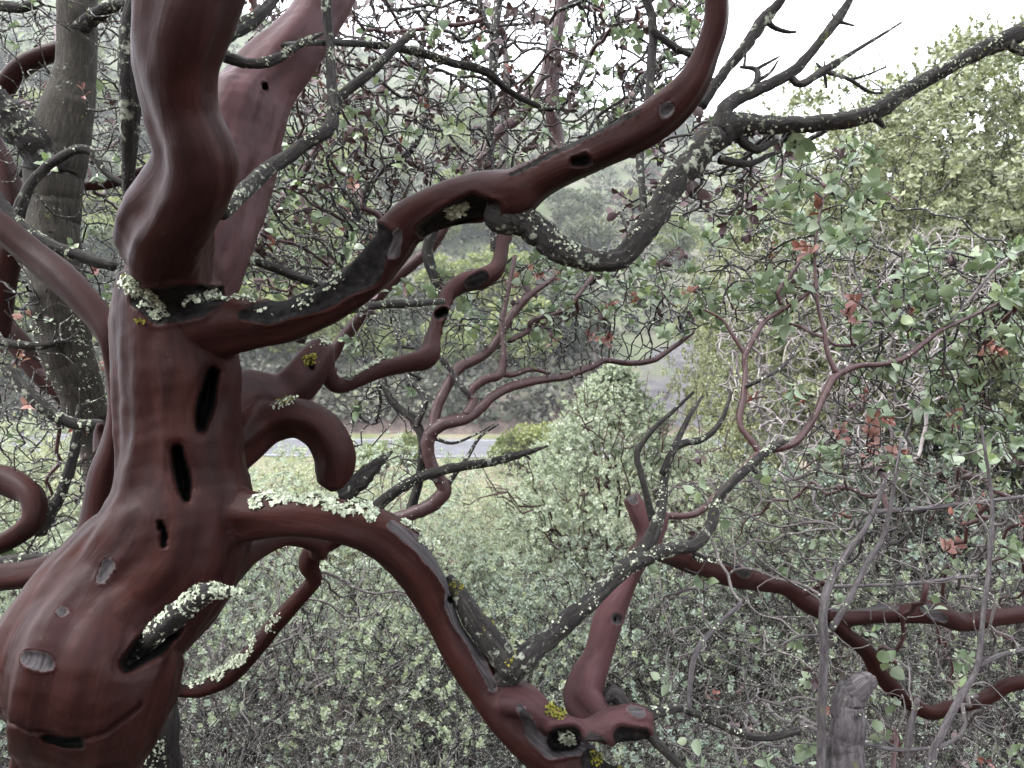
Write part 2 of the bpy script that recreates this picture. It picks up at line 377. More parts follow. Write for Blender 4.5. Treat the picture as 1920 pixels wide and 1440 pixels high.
# trunk goes down into the slope
C, r = trace([(152, 1600, 116, 1.09), (152, 2000, 125, 1.1), (150, 2900, 150, 1.3)], n=6)
mb2 = MB(); tube(mb2, C, r, 30, .05, 3); mb2.build('trunk_foot', M['red'], main)
tmp = link('tmp_body', mb.mesh('tmp_body', None))
md = tmp.modifiers.new('r', 'REMESH'); md.mode = 'VOXEL'; md.voxel_size = .0032
md = tmp.modifiers.new('s', 'SMOOTH'); md.factor = .5; md.iterations = 7
dg = bpy.context.evaluated_depsgraph_get()
bm = bpy.data.meshes.new_from_object(tmp.evaluated_get(dg))
bpy.data.objects.remove(tmp)
nv = len(bm.vertices); V = np.empty(nv * 3, np.float32); bm.vertices.foreach_get('co', V); V = V.reshape(-1, 3).astype(float)
nf = len(bm.polygons); ft = np.empty(nf, np.int32); bm.polygons.foreach_get('loop_total', ft)
lv = np.empty(len(bm.loops), np.int32); bm.loops.foreach_get('vertex_index', lv)
assert (ft == 4).all(), 'remesh gave non quads'
FQ = lv.reshape(-1, 4)
def normals(V, F):
    a = V[F[:, 2]] - V[F[:, 0]]; b = V[F[:, 3]] - V[F[:, 1]]; n = np.cross(a, b)
    N = np.zeros_like(V)
    for k in range(4): np.add.at(N, F[:, k], n)
    return N / (np.linalg.norm(N, axis=1)[:, None] + 1e-12)
VN = normals(V, FQ)
SKc = np.array([x[0] for x in SK]); SKr = np.array([x[1] for x in SK]); SKb = np.array([x[2] for x in SK]); SKs = np.array([x[3] for x in SK])
SKn = np.array([x[4] for x in SK]); SKB = np.array([x[5] for x in SK])
near = np.empty(nv, int)
S32 = SKc.astype(np.float32); S2 = (S32 ** 2).sum(1); R32 = SKr.astype(np.float32)
for i in range(0, nv, 8000):
    v32 = V[i:i + 8000].astype(np.float32)
    d = np.sqrt(np.maximum((v32 ** 2).sum(1)[:, None] + S2[None] - 2 * v32 @ S32.T, 0)) - R32[None]
    near[i:i + 8000] = d.argmin(1)
BR = SKb[near]
BARK = np.zeros((nv, 3))
for bi in range(len(LIMBS)):                      # smooth coordinates along and round each limb
    sk = np.nonzero(SKb == bi)[0]; vi = np.nonzero(BR == bi)[0]
    for i in range(0, len(vi), 6000):
        v_ = vi[i:i + 6000]; rl = V[v_, None] - SKc[None, sk]; d = np.linalg.norm(rl, axis=2)
        w = np.exp(-(d - d.min(1, keepdims=True)) / .012); w /= w.sum(1, keepdims=True)
        ca = (rl * SKn[None, sk]).sum(2); cb_ = (rl * SKB[None, sk]).sum(2)
        BARK[v_] = np.stack([(w * ca).sum(1) + bi * .7, (w * cb_).sum(1), (w * (SKs[None, sk] + (rl * np.cross(SKn[sk], SKB[sk])[None]).sum(2))).sum(1)], 1)
px, py, pd = proj(V)
view = (V - EYE); view /= np.linalg.norm(view, axis=1)[:, None]
front = -(VN * view).sum(1)
DEAD = np.zeros(nv); BLACK = np.zeros(nv)
def sstep(a, b, x): t = np.clip((x - a) / (b - a), 0, 1); return t * t * (3 - 2 * t)
def seg_dist(poly, X, Y):
    """distance to a polyline of (x,y,halfwidth) divided by the half width"""
    best = np.full(len(X), 1e9)
    for (x0, y0, w0), (x1, y1, w1) in zip(poly[:-1], poly[1:]):
        dx, dy = x1 - x0, y1 - y0
        t = np.clip(((X - x0) * dx + (Y - y0) * dy) / (dx * dx + dy * dy + 1e-9), 0, 1)
        best = np.minimum(best, np.hypot(X - x0 - t * dx, Y - y0 - t * dy) / (w0 + t * (w1 - w0)))
    return best
def lumps(V, f, seed, n=9):
    g = np.random.default_rng(seed); z = 0
    for _ in range(n):
        d = g.normal(size=3); d *= f * g.uniform(.5, 1.6) / np.linalg.norm(d)
        z = z + np.sin(V @ d + g.uniform(0, 6.3) + 1.2 * np.sin(V @ g.normal(size=3) * f * .35))
    return z / n ** .5
wob = lumps(V, 120, 5) * .7
def carve(poly, depth, limb, lip=.003, black=True, soft=.75, dmin=-.05):
    global V
    e = seg_dist(poly, px, py) + wob * .10
    ok = np.isin(BR, limb) & (front > dmin)
    k = np.where(ok, sstep(1.0, 1 - soft, e), 0)
    if black and depth > .025 and lip > .003: k = k + np.where(ok, sstep(2.3, .6, e), 0) * .11
    V = V + view * (k * depth)[:, None] + VN * (np.where(ok, np.exp(-((e - 1.18) / .22) ** 2), 0) * lip * .6)[:, None]
    if black: BLACK[:] = np.maximum(BLACK, np.where(ok, sstep(1.0, .72, e), 0))
def strip(poly, limb, depth=.003, arr=None, dmin=-.3, lip=.0025):
    global V
    e = seg_dist(poly, px, py) + wob * .12
    ok = np.isin(BR, limb) & (front > dmin)
    a = DEAD if arr is None else arr
    a[:] = np.maximum(a, np.where(ok, sstep(1.15, .85, e), 0))
    V = V - VN * (np.where(ok, sstep(1.05, .6, e), 0) * depth)[:, None] + VN * (np.where(ok, np.exp(-((e - 1.15) / .13) ** 2), 0) * lip)[:, None]
# hollows of the trunk
carve([(-10,1338,5),(60,1378,7),(130,1390,8),(200,1370,7),(262,1318,5)], .008, [0], .001, False, .9)
carve([(398,700,11),(388,740,19),(377,785,19),(375,800,13)], .075, [0, 10], .004)
carve([(331,845,11),(340,885,17),(346,915,15),(349,935,8)], .07, [0], .004)
carve([(300,982,5),(309,1003,7),(306,1022,6)], .03, [0], .002)
carve([(240,1245,16),(275,1215,26),(320,1180,22)], .06, [0], .004)
carve([(78,1392,6),(110,1396,11),(148,1392,12)], .03, [0], .002)
carve([(497,160,6),(498,165,6)], .03, [1], .003)
carve([(583,678,5),(584,690,5)], .02, [10], .003)
carve([(822,592,10),(832,585,9)], .025, [10], .003)
carve([(845,1125,7),(853,1122,7)], .03, [4], .003)
# scars
carve([(1078,304,10),(1098,302,13)], .010, [3], .004, True, .5)
strip([(1252,204,11),(1248,208,11)], [3], .004)
strip([(60,1235,15),(80,1240,18),(90,1245,12)], [0], .004)
strip([(190,1085,10),(205,1060,12)], [0], .003)
strip([(115,1150,7),(120,1147,7)], [0], .003)
strip([(1155,1158,8),(1157,1163,8)], [6], .004)
carve([(1154,1160,3),(1155,1163,3)], .012, [6], .001)
# black dead faces
strip([(255,560,16),(300,575,34),(370,565,30),(440,548,12)], [0, 2, 3], .006, BLACK)
strip([(455,592,10),(500,588,20),(560,572,22),(620,545,30),(680,495,42),(705,450,30)], [3], .006, BLACK, -.6)
strip([(735,470,14),(745,440,9)], [3], .002)
carve([(800,430,18),(835,412,24),(890,388,26),(925,388,16)], .022, [3], .004, True, .45, -.5)
strip([(960,330,4),(1050,280,5),(1150,230,5),(1200,208,3)], [3], .001, BLACK, -.8)
strip([(880,532,10),(905,520,12)], [10], .004, BLACK, -.6)
strip([(845,650,8),(835,610,8),(850,575,7)], [10], .003, BLACK, -.6)
# weathered grey edge of the dropping limb and the wood round its hollows
strip([(735,985,9),(790,1025,13),(828,1070,12),(845,1105,10),(842,1130,9),(852,1160,10),(885,1205,10),(905,1250,10),(925,1290,8)], [4], .002, None, -.7)
strip([(975,1325,5),(1000,1375,14),(1030,1405,16),(1085,1405,12),(1110,1380,8),(1120,1400,22),(1135,1420,26)], [4, 5], .003, None, -.5)
carve([(1048,1388,26),(1068,1386,26)], .03, [4, 5], .006, True, .5, -.3)
strip([(1112,1425,24),(1150,1425,28)], [4], .004, BLACK, -.5)
carve([(1168,1380,22),(1205,1378,14)], .016, [5], .005, True, .5, -.6)
strip([(1183,1330,7),(1200,1338,9)], [5], .002, None, -.8)
strip([(1180,925,12),(1188,938,8)], [6], .004)
strip([(1305,1040,10),(1340,1045,10),(1380,1052,12),(1395,1068,14)], [8], .003, BLACK, -.7)
strip([(1560,1140,6),(1620,1140,6),(1680,1140,5)], [8], .002, None, -.8)
strip([(1735,1140,10),(1752,1150,12),(1770,1160,8)], [8], .003)
strip([(640,700,9),(655,705,8)], [10], .003)
# low lumps and muscles
V = V + VN * (.0026 * lumps(V, 26, 1) + .0009 * lumps(V, 75, 2) + .0004 * lumps(V, 210, 3))[:, None] * np.clip(SKr[near] / .05, .2, 1.2)[:, None]
fld = lumps(BARK * np.array([1, 1, .10]), 95, 21) + .7 * lumps(BARK * np.array([1, 1, .16]), 190, 22)
for _ in range(8):
    av = fld[FQ].mean(1); acc = np.zeros(nv); ct = np.zeros(nv)
    for k in range(4): acc += np.bincount(FQ[:, k], av, nv); ct += np.bincount(FQ[:, k], None, nv)
    fld = acc / np.maximum(ct, 1)
V = V + VN * (fld * .0021 * np.clip(SKr[near] / .045, .25, 1.3))[:, None]
# creases round the foot's bulge
ang = np.hypot((px - 150) / 1.0, (py - 1265) / .8)
V = V + VN * (np.where((BR == 0) & (px < 340), sstep(1290, 1340, py) * np.sin(ang * .24 + lumps(V, 22, 8) * 3) * .0003, 0))[:, None]
VN = normals(V, FQ)
# split the one body into trunk and limbs, keeping its normals so that no seam shows
BLOOM_SHEEN = np.zeros(nv)
for q_, v_ in {1: .55, 5: .5, 6: .6, 7: .6, 8: .12, 10: .12}.items(): BLOOM_SHEEN[BR == q_] = v_  # limbs whose pale bark and skylit sheen are painted in
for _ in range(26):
    av = BLOOM_SHEEN[FQ].mean(1); acc = np.zeros(nv)
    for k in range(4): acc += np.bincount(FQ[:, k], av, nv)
    BLOOM_SHEEN = acc / np.maximum(ct, 1)
LO = {}
fb = BR[FQ[:, 0]]
for bi, (nm, lab, pts) in enumerate(LIMBS):
    f = FQ[fb == bi]
    if not len(f): continue
    u, inv = np.unique(f, return_inverse=True)
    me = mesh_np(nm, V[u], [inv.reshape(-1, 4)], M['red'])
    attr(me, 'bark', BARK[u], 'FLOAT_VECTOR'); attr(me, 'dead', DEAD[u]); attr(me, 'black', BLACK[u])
    attr(me, 'bloom_sheen', BLOOM_SHEEN[u])
    me.normals_split_custom_set_from_vertices(VN[u].tolist())
    o = link(nm, me, main); o['label'] = lab; LO[bi] = o
bpy.data.meshes.remove(bm)
BODY_V, BODY_N, BODY_B = V, VN, BR
BPX, BPY, BPD = proj(V)
BFR = -(VN * (V - EYE) / np.linalg.norm(V - EYE, axis=1)[:, None]).sum(1)

# ------------------------------------------------------------------ lichen and moss
def flakes(mb, pts, nrm, size, g, lift=.5, k=10):
    """crinkled lobed flakes lying on a surface"""
    n = len(pts)
    if not n: return
    a = g.normal(size=(n, 3)); nn = nrm + .4 * g.normal(size=(n, 3)); nn /= np.linalg.norm(nn, axis=1)[:, None]
    u = np.cross(nn, a); u /= np.linalg.norm(u, axis=1)[:, None]; v = np.cross(nn, u)
    sz = size * g.uniform(.5, 1.5, n)
    th = np.linspace(0, 2 * np.pi, k, endpoint=False)[None, :] + g.uniform(0, 6, n)[:, None]
    rad = sz[:, None] * g.uniform(.6, 1.1, (n, k)) * (1 - .28 * (np.arange(k) % 2))[None]
    zz = sz[:, None] * g.uniform(-.1, .55, (n, k))
    rim = pts[:, None] + nn[:, None] * zz[..., None] + u[:, None] * (rad * np.cos(th))[..., None] + v[:, None] * (rad * np.sin(th))[..., None]
    cen = pts + nrm * (sz * lift * .5)[:, None]
    VV = np.concatenate([cen[:, None], rim], 1).reshape(-1, 3)
    j = np.arange(k); t = np.stack([np.zeros(k, int), 1 + j, 1 + (j + 1) % k], 1)
    mb.add(VV, None, (t[None] + (np.arange(n) * (k + 1))[:, None, None]).reshape(-1, 3))
def body_patch(poly, limb, n, size, parent, mat='lichen', up=None, dmin=.0, name=None, g=rng, cover=.75):
    e = seg_dist(poly, BPX, BPY)
    ok = np.isin(BODY_B, limb) & (e < 1) & (BFR > dmin)
    if up is not None: ok &= BODY_N[:, 2] > up
    idx = np.nonzero(ok)[0]
    if not len(idx): return None
    blot = np.sin(BODY_V[idx] @ np.array([130., 60, 90])) + np.sin(BODY_V[idx] @ np.array([-70., 110, 150]) + 1.7)
    idx = idx[blot > np.quantile(blot, 1 - cover)]
    idx = g.choice(idx, n); mb = MB()
    flakes(mb, BODY_V[idx] + g.normal(size=(n, 3)) * .0015, BODY_N[idx], size, g)
    o = mb.build(name or mat, M[mat], LO.get(limb[0], parent), False); o['kind'] = 'stuff'
    return o
body_patch([(240,530,14),(275,560,18),(298,585,16)], [0, 2, 3], 572, 0.0034, main, cover=.8)
body_patch([(350,562,7),(400,553,9),(450,556,7),(470,562,5)], [0, 2, 3], 286, 0.0030, main, dmin=-.5)
body_patch([(236,522,8),(243,535,8)], [0, 2, 3], 132, 0.0018, main, 'moss', dmin=-.5)
body_patch([(262,602,5),(266,606,5)], [0, 2, 3], 66, 0.0017, main, 'moss')
body_patch([(830,402,8),(850,395,11),(870,385,7)], [3], 198, 0.0030, main)
body_patch([(470,590,8),(540,575,10),(600,550,12),(650,515,12)], [3], 101, 0.0023, main, dmin=-.5, cover=.35)
body_patch([(478,945,9),(530,925,16),(600,935,16),(660,950,17),(700,965,12)], [4, 0], 924, 0.0041, main, dmin=-.8, up=.1)
body_patch([(500,905,10),(540,915,12)], [4, 0, 11], 198, 0.0026, main, 'moss', dmin=-.9)
body_patch([(755,985,8),(790,1005,11),(820,1025,9)], [4], 374, 0.0036, main, dmin=-.8, cover=.6)
body_patch([(505,768,6),(545,752,7),(565,758,5)], [11], 132, 0.0026, main, dmin=-.9, up=.2)
body_patch([(525,752,7),(548,750,7)], [11], 110, 0.0020, main, 'moss', dmin=-.9, up=.2)
body_patch([(568,680,9),(585,672,9)], [10], 132, 0.0020, main, 'moss', dmin=-.2)
body_patch([(585,645,7),(612,640,8)], [10], 154, 0.0030, main, dmin=-.9, up=.0)
body_patch([(655,700,9),(690,680,9),(730,668,6)], [10], 418, 0.0028, main, dmin=-.9, up=.0)
body_patch([(1050,1375,14),(1068,1385,14)], [4, 5], 264, 0.0030, main)
body_patch([(1005,1320,7),(1040,1335,10),(1055,1342,6)], [4, 5], 242, 0.0023, main, 'moss', dmin=-.9)
body_patch([(1120,1420,16),(1160,1430,16)], [4], 176, 0.0020, main, 'moss', dmin=-.5, cover=.5)
body_patch([(505,1180,9),(520,1160,9)], [13], 132, 0.0026, main, dmin=-.9)
body_patch([(350,1275,10),(400,1270,12),(450,1235,12),(475,1200,8)], [13], 836, 0.0033, main, dmin=-.9, up=.0)
body_patch([(1310,1045,8),(1360,1058,8)], [8], 88, 0.0026, main, dmin=-.9, cover=.5)

def tube_flakes(C, r, n, size, g, parent=None, mat='lichen', lo=0, hi=1, upward=.5, name=None, mb=None):
    """lichen scattered on a tube between fractions lo..hi of its length, mostly on its upper side"""
    T, N, B = frames(C); own = mb is None
    mb = mb or MB()
    n = int(n * 2.6); size = size * .56
    spots = g.uniform(lo, hi, max(2, n // 30))
    f = np.clip(g.choice(spots, n) + g.normal(size=n) * .014, lo, hi) * (len(C) - 1); i = f.astype(int)
    th = g.uniform(0, 2 * np.pi, n)
    d = np.cos(th)[:, None] * N[i] + np.sin(th)[:, None] * B[i] + np.array([0, 0, upward]); d /= np.linalg.norm(d, axis=1)[:, None]
    i2 = np.minimum(i + 1, len(C) - 1); fr = (f - i)[:, None]
    flakes(mb, C[i] * (1 - fr) + C[i2] * fr + d * r[i][:, None] * .98, d, size, g)
    if own:
        o = mb.build(name or mat, M[mat], parent, False); o['kind'] = 'stuff'; return o
def branch(parent, pts, mat, d0=None, d1=None, name='branch', label=None, k=10, amp=.08, bump=.03, n=7, seed=[50], lich=0, lsize=.004, mos=0, rough=1):
    C, r = trace(pts, d0, d1, n)
    g = np.random.default_rng(seed[0]); seed[0] += 1
    w = np.cumsum(g.normal(size=C.shape) * r[:, None] * .10 * rough, axis=0); w -= np.linspace(0, 1, len(C))[:, None] * w[-1]
    C = C + w * .5
    mb = MB(); tube(mb, C, r, k, amp, seed[0], True, bump)
    o = mb.build(name, M[mat], parent)
    if label: o['label'] = label
    if lich: tube_flakes(C, r, lich, lsize, g, o)
    if mos: tube_flakes(C, r, mos, lsize * .7, g, o, 'moss')
    return C, r
# dead stub on the trunk, the grey dead branches and the spike
branch(main, [(258,1222,16,.93),(290,1190,20,.90),(330,1155,22,.87),(365,1125,21,.86),(392,1108,17,.855),(425,1110,9,.86),(470,1112,2,.87)], 'charred', name='dead_stub', label='black dead stub crusted with pale lichen', lich=330, lsize=.0045, bump=.06, k=14)
branch(main, [(640,925,20,1.1),(675,900,17,1.1),(710,868,10,1.1),(736,846,2,1.1)], 'grey', name='dead_spike', bump=.07)
branch(main, [(842,1080,6,.975),(862,1115,16,.975),(892,1165,22,.975),(925,1212,26,.975),(958,1258,25,.98)], 'grey', label='mossy grey dead wood strip', bump=.05, k=14, mos=120)
GV, GVr = branch(main, [(935,1275,26,.985),(975,1245,24,.985),(1030,1195,20,1.0),(1090,1140,18,1.02),(1150,1085,16,1.05),(1205,1030,14,1.08),(1235,965,11,1.1),(1248,880,7,1.14),(1290,785,5,1.18),(1318,742,2.5,1.2)], 'grey', label='grey lichened dead branch rising from the fork', bump=.05, k=12, lich=140, lsize=.0035)
branch(main, [(1225,980,7,1.1),(1205,900,6,1.1),(1196,850,6,1.11),(1225,805,5,1.12),(1262,772,4,1.13),(1300,735,3,1.14)], 'grey', bump=.05)
branch(main, [(1140,1085,12,1.05),(1190,1058,14,1.06),(1250,1035,13,1.08),(1300,1025,12,1.1),(1330,990,12,1.12),(1345,940,10,1.14),(1390,890,9,1.16),(1440,845,8,1.18),(1475,825,5,1.19)], 'grey', bump=.05, lich=110, lsize=.0035, label='grey lichened branch running up to the red fork')
branch(main, [(1242,890,7,1.13),(1268,838,7,1.135),(1320,822,6,1.15),(1352,790,5,1.16),(1372,735,3,1.17)], 'grey', bump=.05, lich=20, lsize=.003)
branch(main, [(1195,1345,18,1.0),(1240,1335,10,1.01),(1275,1328,8,1.02),(1330,1350,7,1.05),(1420,1382,7,1.08),(1500,1370,6,1.1)], 'grey', bump=.06, lich=50, lsize=.003)
branch(main, [(1212,1370,11,1.0),(1240,1400,8,1.0),(1290,1450,7,1.0)], 'grey', bump=.06)
branch(main, [(1215,1345,16,1.04),(1175,1330,12,1.06),(1150,1305,14,1.07),(1128,1318,5,1.06)], 'charred', name='dead_spike', bump=.07)
# big dark dead branch of the upper right
DB, DBr = branch(main, [(945,405,38,.855),(985,425,30,.855),(1045,470,26,.86),(1105,492,22,.87),(1165,486,22,.88),(1215,430,24,.89),(1265,355,25,.90),(1315,290,27,.91),(1365,246,26,.92),(1430,240,17,.93),(1520,238,15,.95),(1600,226,16,.96),(1650,208,17,.97),(1720,164,14,.98),(1800,118,13,.99),(1880,78,16,1.0),(1960,40,14,1.01)],
   'grey', label='long dark lichened dead branch reaching to the upper right', k=14, bump=.05, lich=420, lsize=.0036, n=10, mos=90)
for pts in [
  [(1345,265,20,.92),(1352,215,15,.92),(1372,192,13,.93),(1430,165,11,.94),(1482,135,10,.95),(1530,85,8,.96),(1565,42,9,.97),(1592,0,6,.98),(1612,-40,5,.98)],
  [(1480,138,7,.95),(1500,158,7,.95),(1545,133,8,.96),(1600,98,4,.97),(1650,68,3,.98),(1690,42,2,.98)],
  [(1545,133,5,.96),(1590,148,4,.96),(1630,172,3,.97),(1656,174,2,.97)],
  [(1590,150,3,.96),(1625,140,2,.97),(1660,126,2,.97)],
  [(1545,133,4,.96),(1530,118,2,.96)],[(1545,133,4,.96),(1550,165,2,.96)],[(1545,133,3,.96),(1546,112,1,.96)],
  [(1315,200,10,.95),(1345,150,10,.96),(1390,95,11,.97),(1430,40,13,.98),(1455,10,9,.98),(1480,-20,7,.98)],
  [(1435,36,8,.98),(1450,52,5,.98),(1475,60,4,.98),(1493,60,2,.98)],
  [(1426,45,4,.98),(1428,28,2,.98)],
  [(1570,40,4,.97),(1602,48,2,.97)],[(1568,40,4,.97),(1560,25,2,.97)],
  [(1400,175,6,.94),(1420,150,6,.94),(1418,130,5,.95),(1388,125,3,.95)],
  [(1418,130,4,.95),(1445,115,3,.95),(1465,104,1.5,.95)],[(1420,152,4,.94),(1445,135,3,.95),(1460,112,1.5,.95)],
  [(1395,128,3,.95),(1400,90,1.5,.95)],
  [(1640,222,8,.97),(1660,240,3,.97)],[(1880,76,10,1.0),(1910,95,8,1.0),(1940,105,6,1.0)],
  [(1385,260,9,.93),(1420,280,8,.94),(1455,265,5,.95),(1462,275,2,.95)],
  [(1350,300,9,.92),(1400,308,7,.94),(1440,292,5,.96),(1462,285,3,.97)],
  [(1212,440,7,.89),(1200,300,7,.97),(1215,200,8,1.0),(1222,120,8,1.02),(1225,40,8,1.03),(1205,-20,7,1.03)],
  [(1222,55,7,1.02),(1260,85,7,1.02),(1300,105,6,1.02)]]:
    branch(main, pts, 'grey', bump=.06, k=8, lich=14 if pts[0][2] > 9 else 0, lsize=.0026)
# lichened dead branches across the top
for pts in [
  [(415,400,15,.98),(455,362,15,1.04),(500,318,14,1.1),(560,275,13,1.14),(618,240,12,1.16),(632,190,10,1.18),(690,140,9,1.2),(735,95,8,1.22),(775,60,7,1.24)],
  [(404,70,18,.95),(450,50,15,.98),(490,22,11,1.0),(520,-10,8,1.02)],
  [(420,105,11,1.0),(470,118,9,1.02),(515,112,9,1.04),(560,85,7,1.06),(605,62,3,1.08)],
  [(630,212,8,1.165),(621,160,9,1.18),(618,90,8,1.2),(612,20,9,1.2),(616,-30,9,1.2)],
  [(530,85,5,1.06),(600,80,6,1.2),(700,85,7,1.3),(780,97,8,1.35),(850,118,8,1.4),(910,134,8,1.45),(950,168,6,1.5),(1010,200,5,1.52),(1030,195,3,1.52)],
  [(238,430,5,1.0),(245,200,20,.92),(242,80,17,.9),(258,-40,18,.9)],
  [(420,510,6,1.1),(470,490,8,1.12),(560,520,9,1.15),(625,545,7,1.17)],
  [(625,590,7,1.0),(700,575,7,1.05),(760,570,8,1.1),(830,565,6,1.3)]]:
    branch(main, pts, 'grey', bump=.05, lich=60, lsize=.003)
# ------------------------------------------------------------------ terrain
def ridge(ta):
    """height of the skyline hill by tangent of the azimuth"""
    return np.interp(ta, [-1.2, -.67, -.45, -.22, -.05, .12, .24, .32, .37, .42, .50, .7, 1.2], [180, 142, 112, 84, 68, 60, 60, 53, 47, 38, 30, 26, 24])
def fbm(x, y, o=5, s=1.0, seed=0):
    g = np.random.default_rng(seed); z = 0
    for i in range(o):
        a = g.uniform(0, 6.28, 3); p = g.uniform(0, 6.28, 3); f = s * 2 ** i
        z = z + sum(np.sin((x * math.cos(a[k]) + y * math.sin(a[k])) * f * (1 + .3 * k) + p[k] + 1.3 * np.sin((x * math.sin(a[k]) - y * math.cos(a[k])) * f * .6)) for k in range(3)) / 3 / 1.8 ** i
    return z
def ground_z(x, y):
    x = np.asarray(x, float); y = np.asarray(y, float)
    yy = y - .0016 * x * x * np.clip((y - 20) / 40, 0, 1)
    ta = np.clip(x / np.maximum(y, 30), -1.2, 1.2)
    Rz = ridge(ta)
    base = np.interp(yy, [-70, -12, -3, 0, 3, 6, 12, 20, 30, 50, 56.2, 64, 66], [30, 5.0, 1.0, 0, -1.2, -1.9, -3.2, -5.8, -8.4, -10.7, -10.95, -10.95, -10.8])
    t = np.clip((yy - 66) / (265 - 66), 0, 1)
    cut = 2.0 * np.clip((yy - 66) / 3, 0, 1)
    hill = -10.8 + cut + (Rz + 10.8 - 2.0) * t ** 1.06
    back = np.clip((yy - 265) / 400, 0, 1) * 70
    z = np.where(yy < 66, base, hill - back)
    near = np.clip(1 - (y - 8) / 30, 0, 1) * np.clip((y + 6) / 6, 0, 1)
    z = z + near * .42 * np.maximum(0, x - 1.2) - .05 * near * np.maximum(0, -x - 2)
    rough = np.clip((yy - 70) / 40, 0, 1) * 3.0
    z = z + rough * fbm(x, y, 4, .045, 4) + np.where(yy < 54, .07 * fbm(x, y, 3, 1.1, 9), 0)
    return z
ys = np.concatenate([np.linspace(-60, -3, 20), np.linspace(-2, 14, 65), np.linspace(14.5, 54, 60), np.linspace(54.5, 80, 70), np.linspace(81, 300, 130), np.linspace(305, 700, 30)])
us = np.linspace(-1.25, 1.25, 181)
X = us[None, :] * (14 + .95 * np.maximum(ys, 0))[:, None]; Y = np.repeat(ys[:, None], len(us), 1)
Z = ground_z(X, Y)
m_, k_ = X.shape
i = np.arange(m_ - 1)[:, None] * k_; j = np.arange(k_ - 1)[None]
GQ = np.stack([i + j, i + j + 1, i + k_ + j + 1, i + k_ + j], -1).reshape(-1, 4)
def mat_ground():
    m, t = new_mat('hill_soil_and_brush'); b = NB(t)
    obj = b.n('ShaderNodeTexCoord').outputs['Object']
    yy = b.at('zone')
    litter = b.ramp(b.noise(obj, 14, 6, .7), [(.3, (.035, .026, .022)), (.5, (.075, .058, .048)), (.7, (.14, .12, .10))])
    grass = b.ramp(b.noise(obj, .35, 4, .65), [(.38, (.09, .10, .045)), (.55, (.13, .12, .08)), (.7, (.16, .13, .10))])
    soil = b.ramp(b.noise(b.mapping(obj, (1, 1, .35)), .9, 6, .7), [(.3, (.035, .028, .025)), (.5, (.07, .052, .045)), (.72, (.11, .088, .075))])
    rock = b.ramp(b.noise(b.mapping(obj, (1, 1, 2.2)), .5, 7, .72, .8), [(.3, (.03, .028, .03)), (.5, (.06, .057, .06)), (.72, (.11, .10, .10))])
    far = b.ramp(b.noise(obj, .12, 7, .7), [(.3, (.045, .055, .03)), (.45, (.065, .078, .042)), (.6, (.09, .085, .065)), (.75, (.09, .105, .045))])
    c = b.mix(b.ramp(yy, [(.10, 0), (.2, 1)]), litter, grass)
    c = b.mix(b.ramp(yy, [(.45, 0), (.5, 1)]), c, soil)
    c = b.mix(b.ramp(b.math('ADD', yy, b.math('MULTIPLY', b.noise(obj, .2, 4), .1)), [(.68, 0), (.75, 1)]), c, far)
    c = b.mix(b.ramp(b.at('rock'), [(.3, 0), (.6, 1)]), c, rock)
    b.out(b.principled(c, .95, b.bump(b.noise(obj, 2.5, 6, .7), .8, .3), .15))
    return m
M['ground'] = mat_ground()
gm = mesh_np('hillside', np.stack([X, Y, Z], -1).reshape(-1, 3), [GQ], M['ground'])
yyv = (Y - .0016 * X * X * np.clip((Y - 20) / 40, 0, 1)).ravel()
attr(gm, 'zone', np.interp(yyv, [14, 30, 54, 65, 66.3, 68, 70, 200], [0, .2, .38, .42, .55, .6, .7, .9]))
xx = X.ravel()
xr = xx + 2.5 * fbm(xx, Y.ravel(), 4, .35, 12)
rk = np.exp(-((xr - 15 - .25 * (yyv - 66)) / (3.2 + .05 * np.maximum(yyv - 66, 0))) ** 2) * np.where(yyv > 66.5, 1, 0) * np.clip(1 - (yyv - 82) / 12, 0, 1)
attr(gm, 'rock', rk)
ground = tag(link('hillside', gm), kind='structure')
# road across the valley floor
def mat_simple(name, stops, scale, rough=.9, bump=0, det=4):
    m, t = new_mat(name); b = NB(t); obj = b.n('ShaderNodeTexCoord').outputs['Object']
    f = b.noise(obj, scale, det, .65)
    b.out(b.principled(b.ramp(f, stops), rough, b.bump(f, .5, bump) if bump else None, .3)); return m
M['asphalt'] = mat_simple('worn_asphalt', [(.3, (.055, .055, .06)), (.7, (.085, .085, .092))], .8)
M['paint'] = mat_simple('worn_white_road_paint', [(.35, (.12, .12, .12)), (.65, (.38, .38, .38))], 3)
def ribbon(name, off0, off1, lift, mat, parent=None):
    xs = np.linspace(-95, 95, 120); rows = []
    for o_ in (off0, off1):
        y_ = 60.1 + o_ + .0016 * xs * xs
        rows.append(np.stack([xs, y_, np.full_like(xs, -10.95 + lift)], 1))
    n_ = len(xs); a = np.arange(n_ - 1)
    return link(name, mesh_np(name, np.vstack(rows), [np.stack([a, a + 1, a + n_ + 1, a + n_], 1)], mat), parent)
road = tag(ribbon('road', -3.6, 3.6, .05, M['asphalt']), kind='structure')
ribbon('edge_line', -3.2, -3.05, .056, M['paint'], road); ribbon('edge_line', 3.05, 3.2, .056, M['paint'], road)
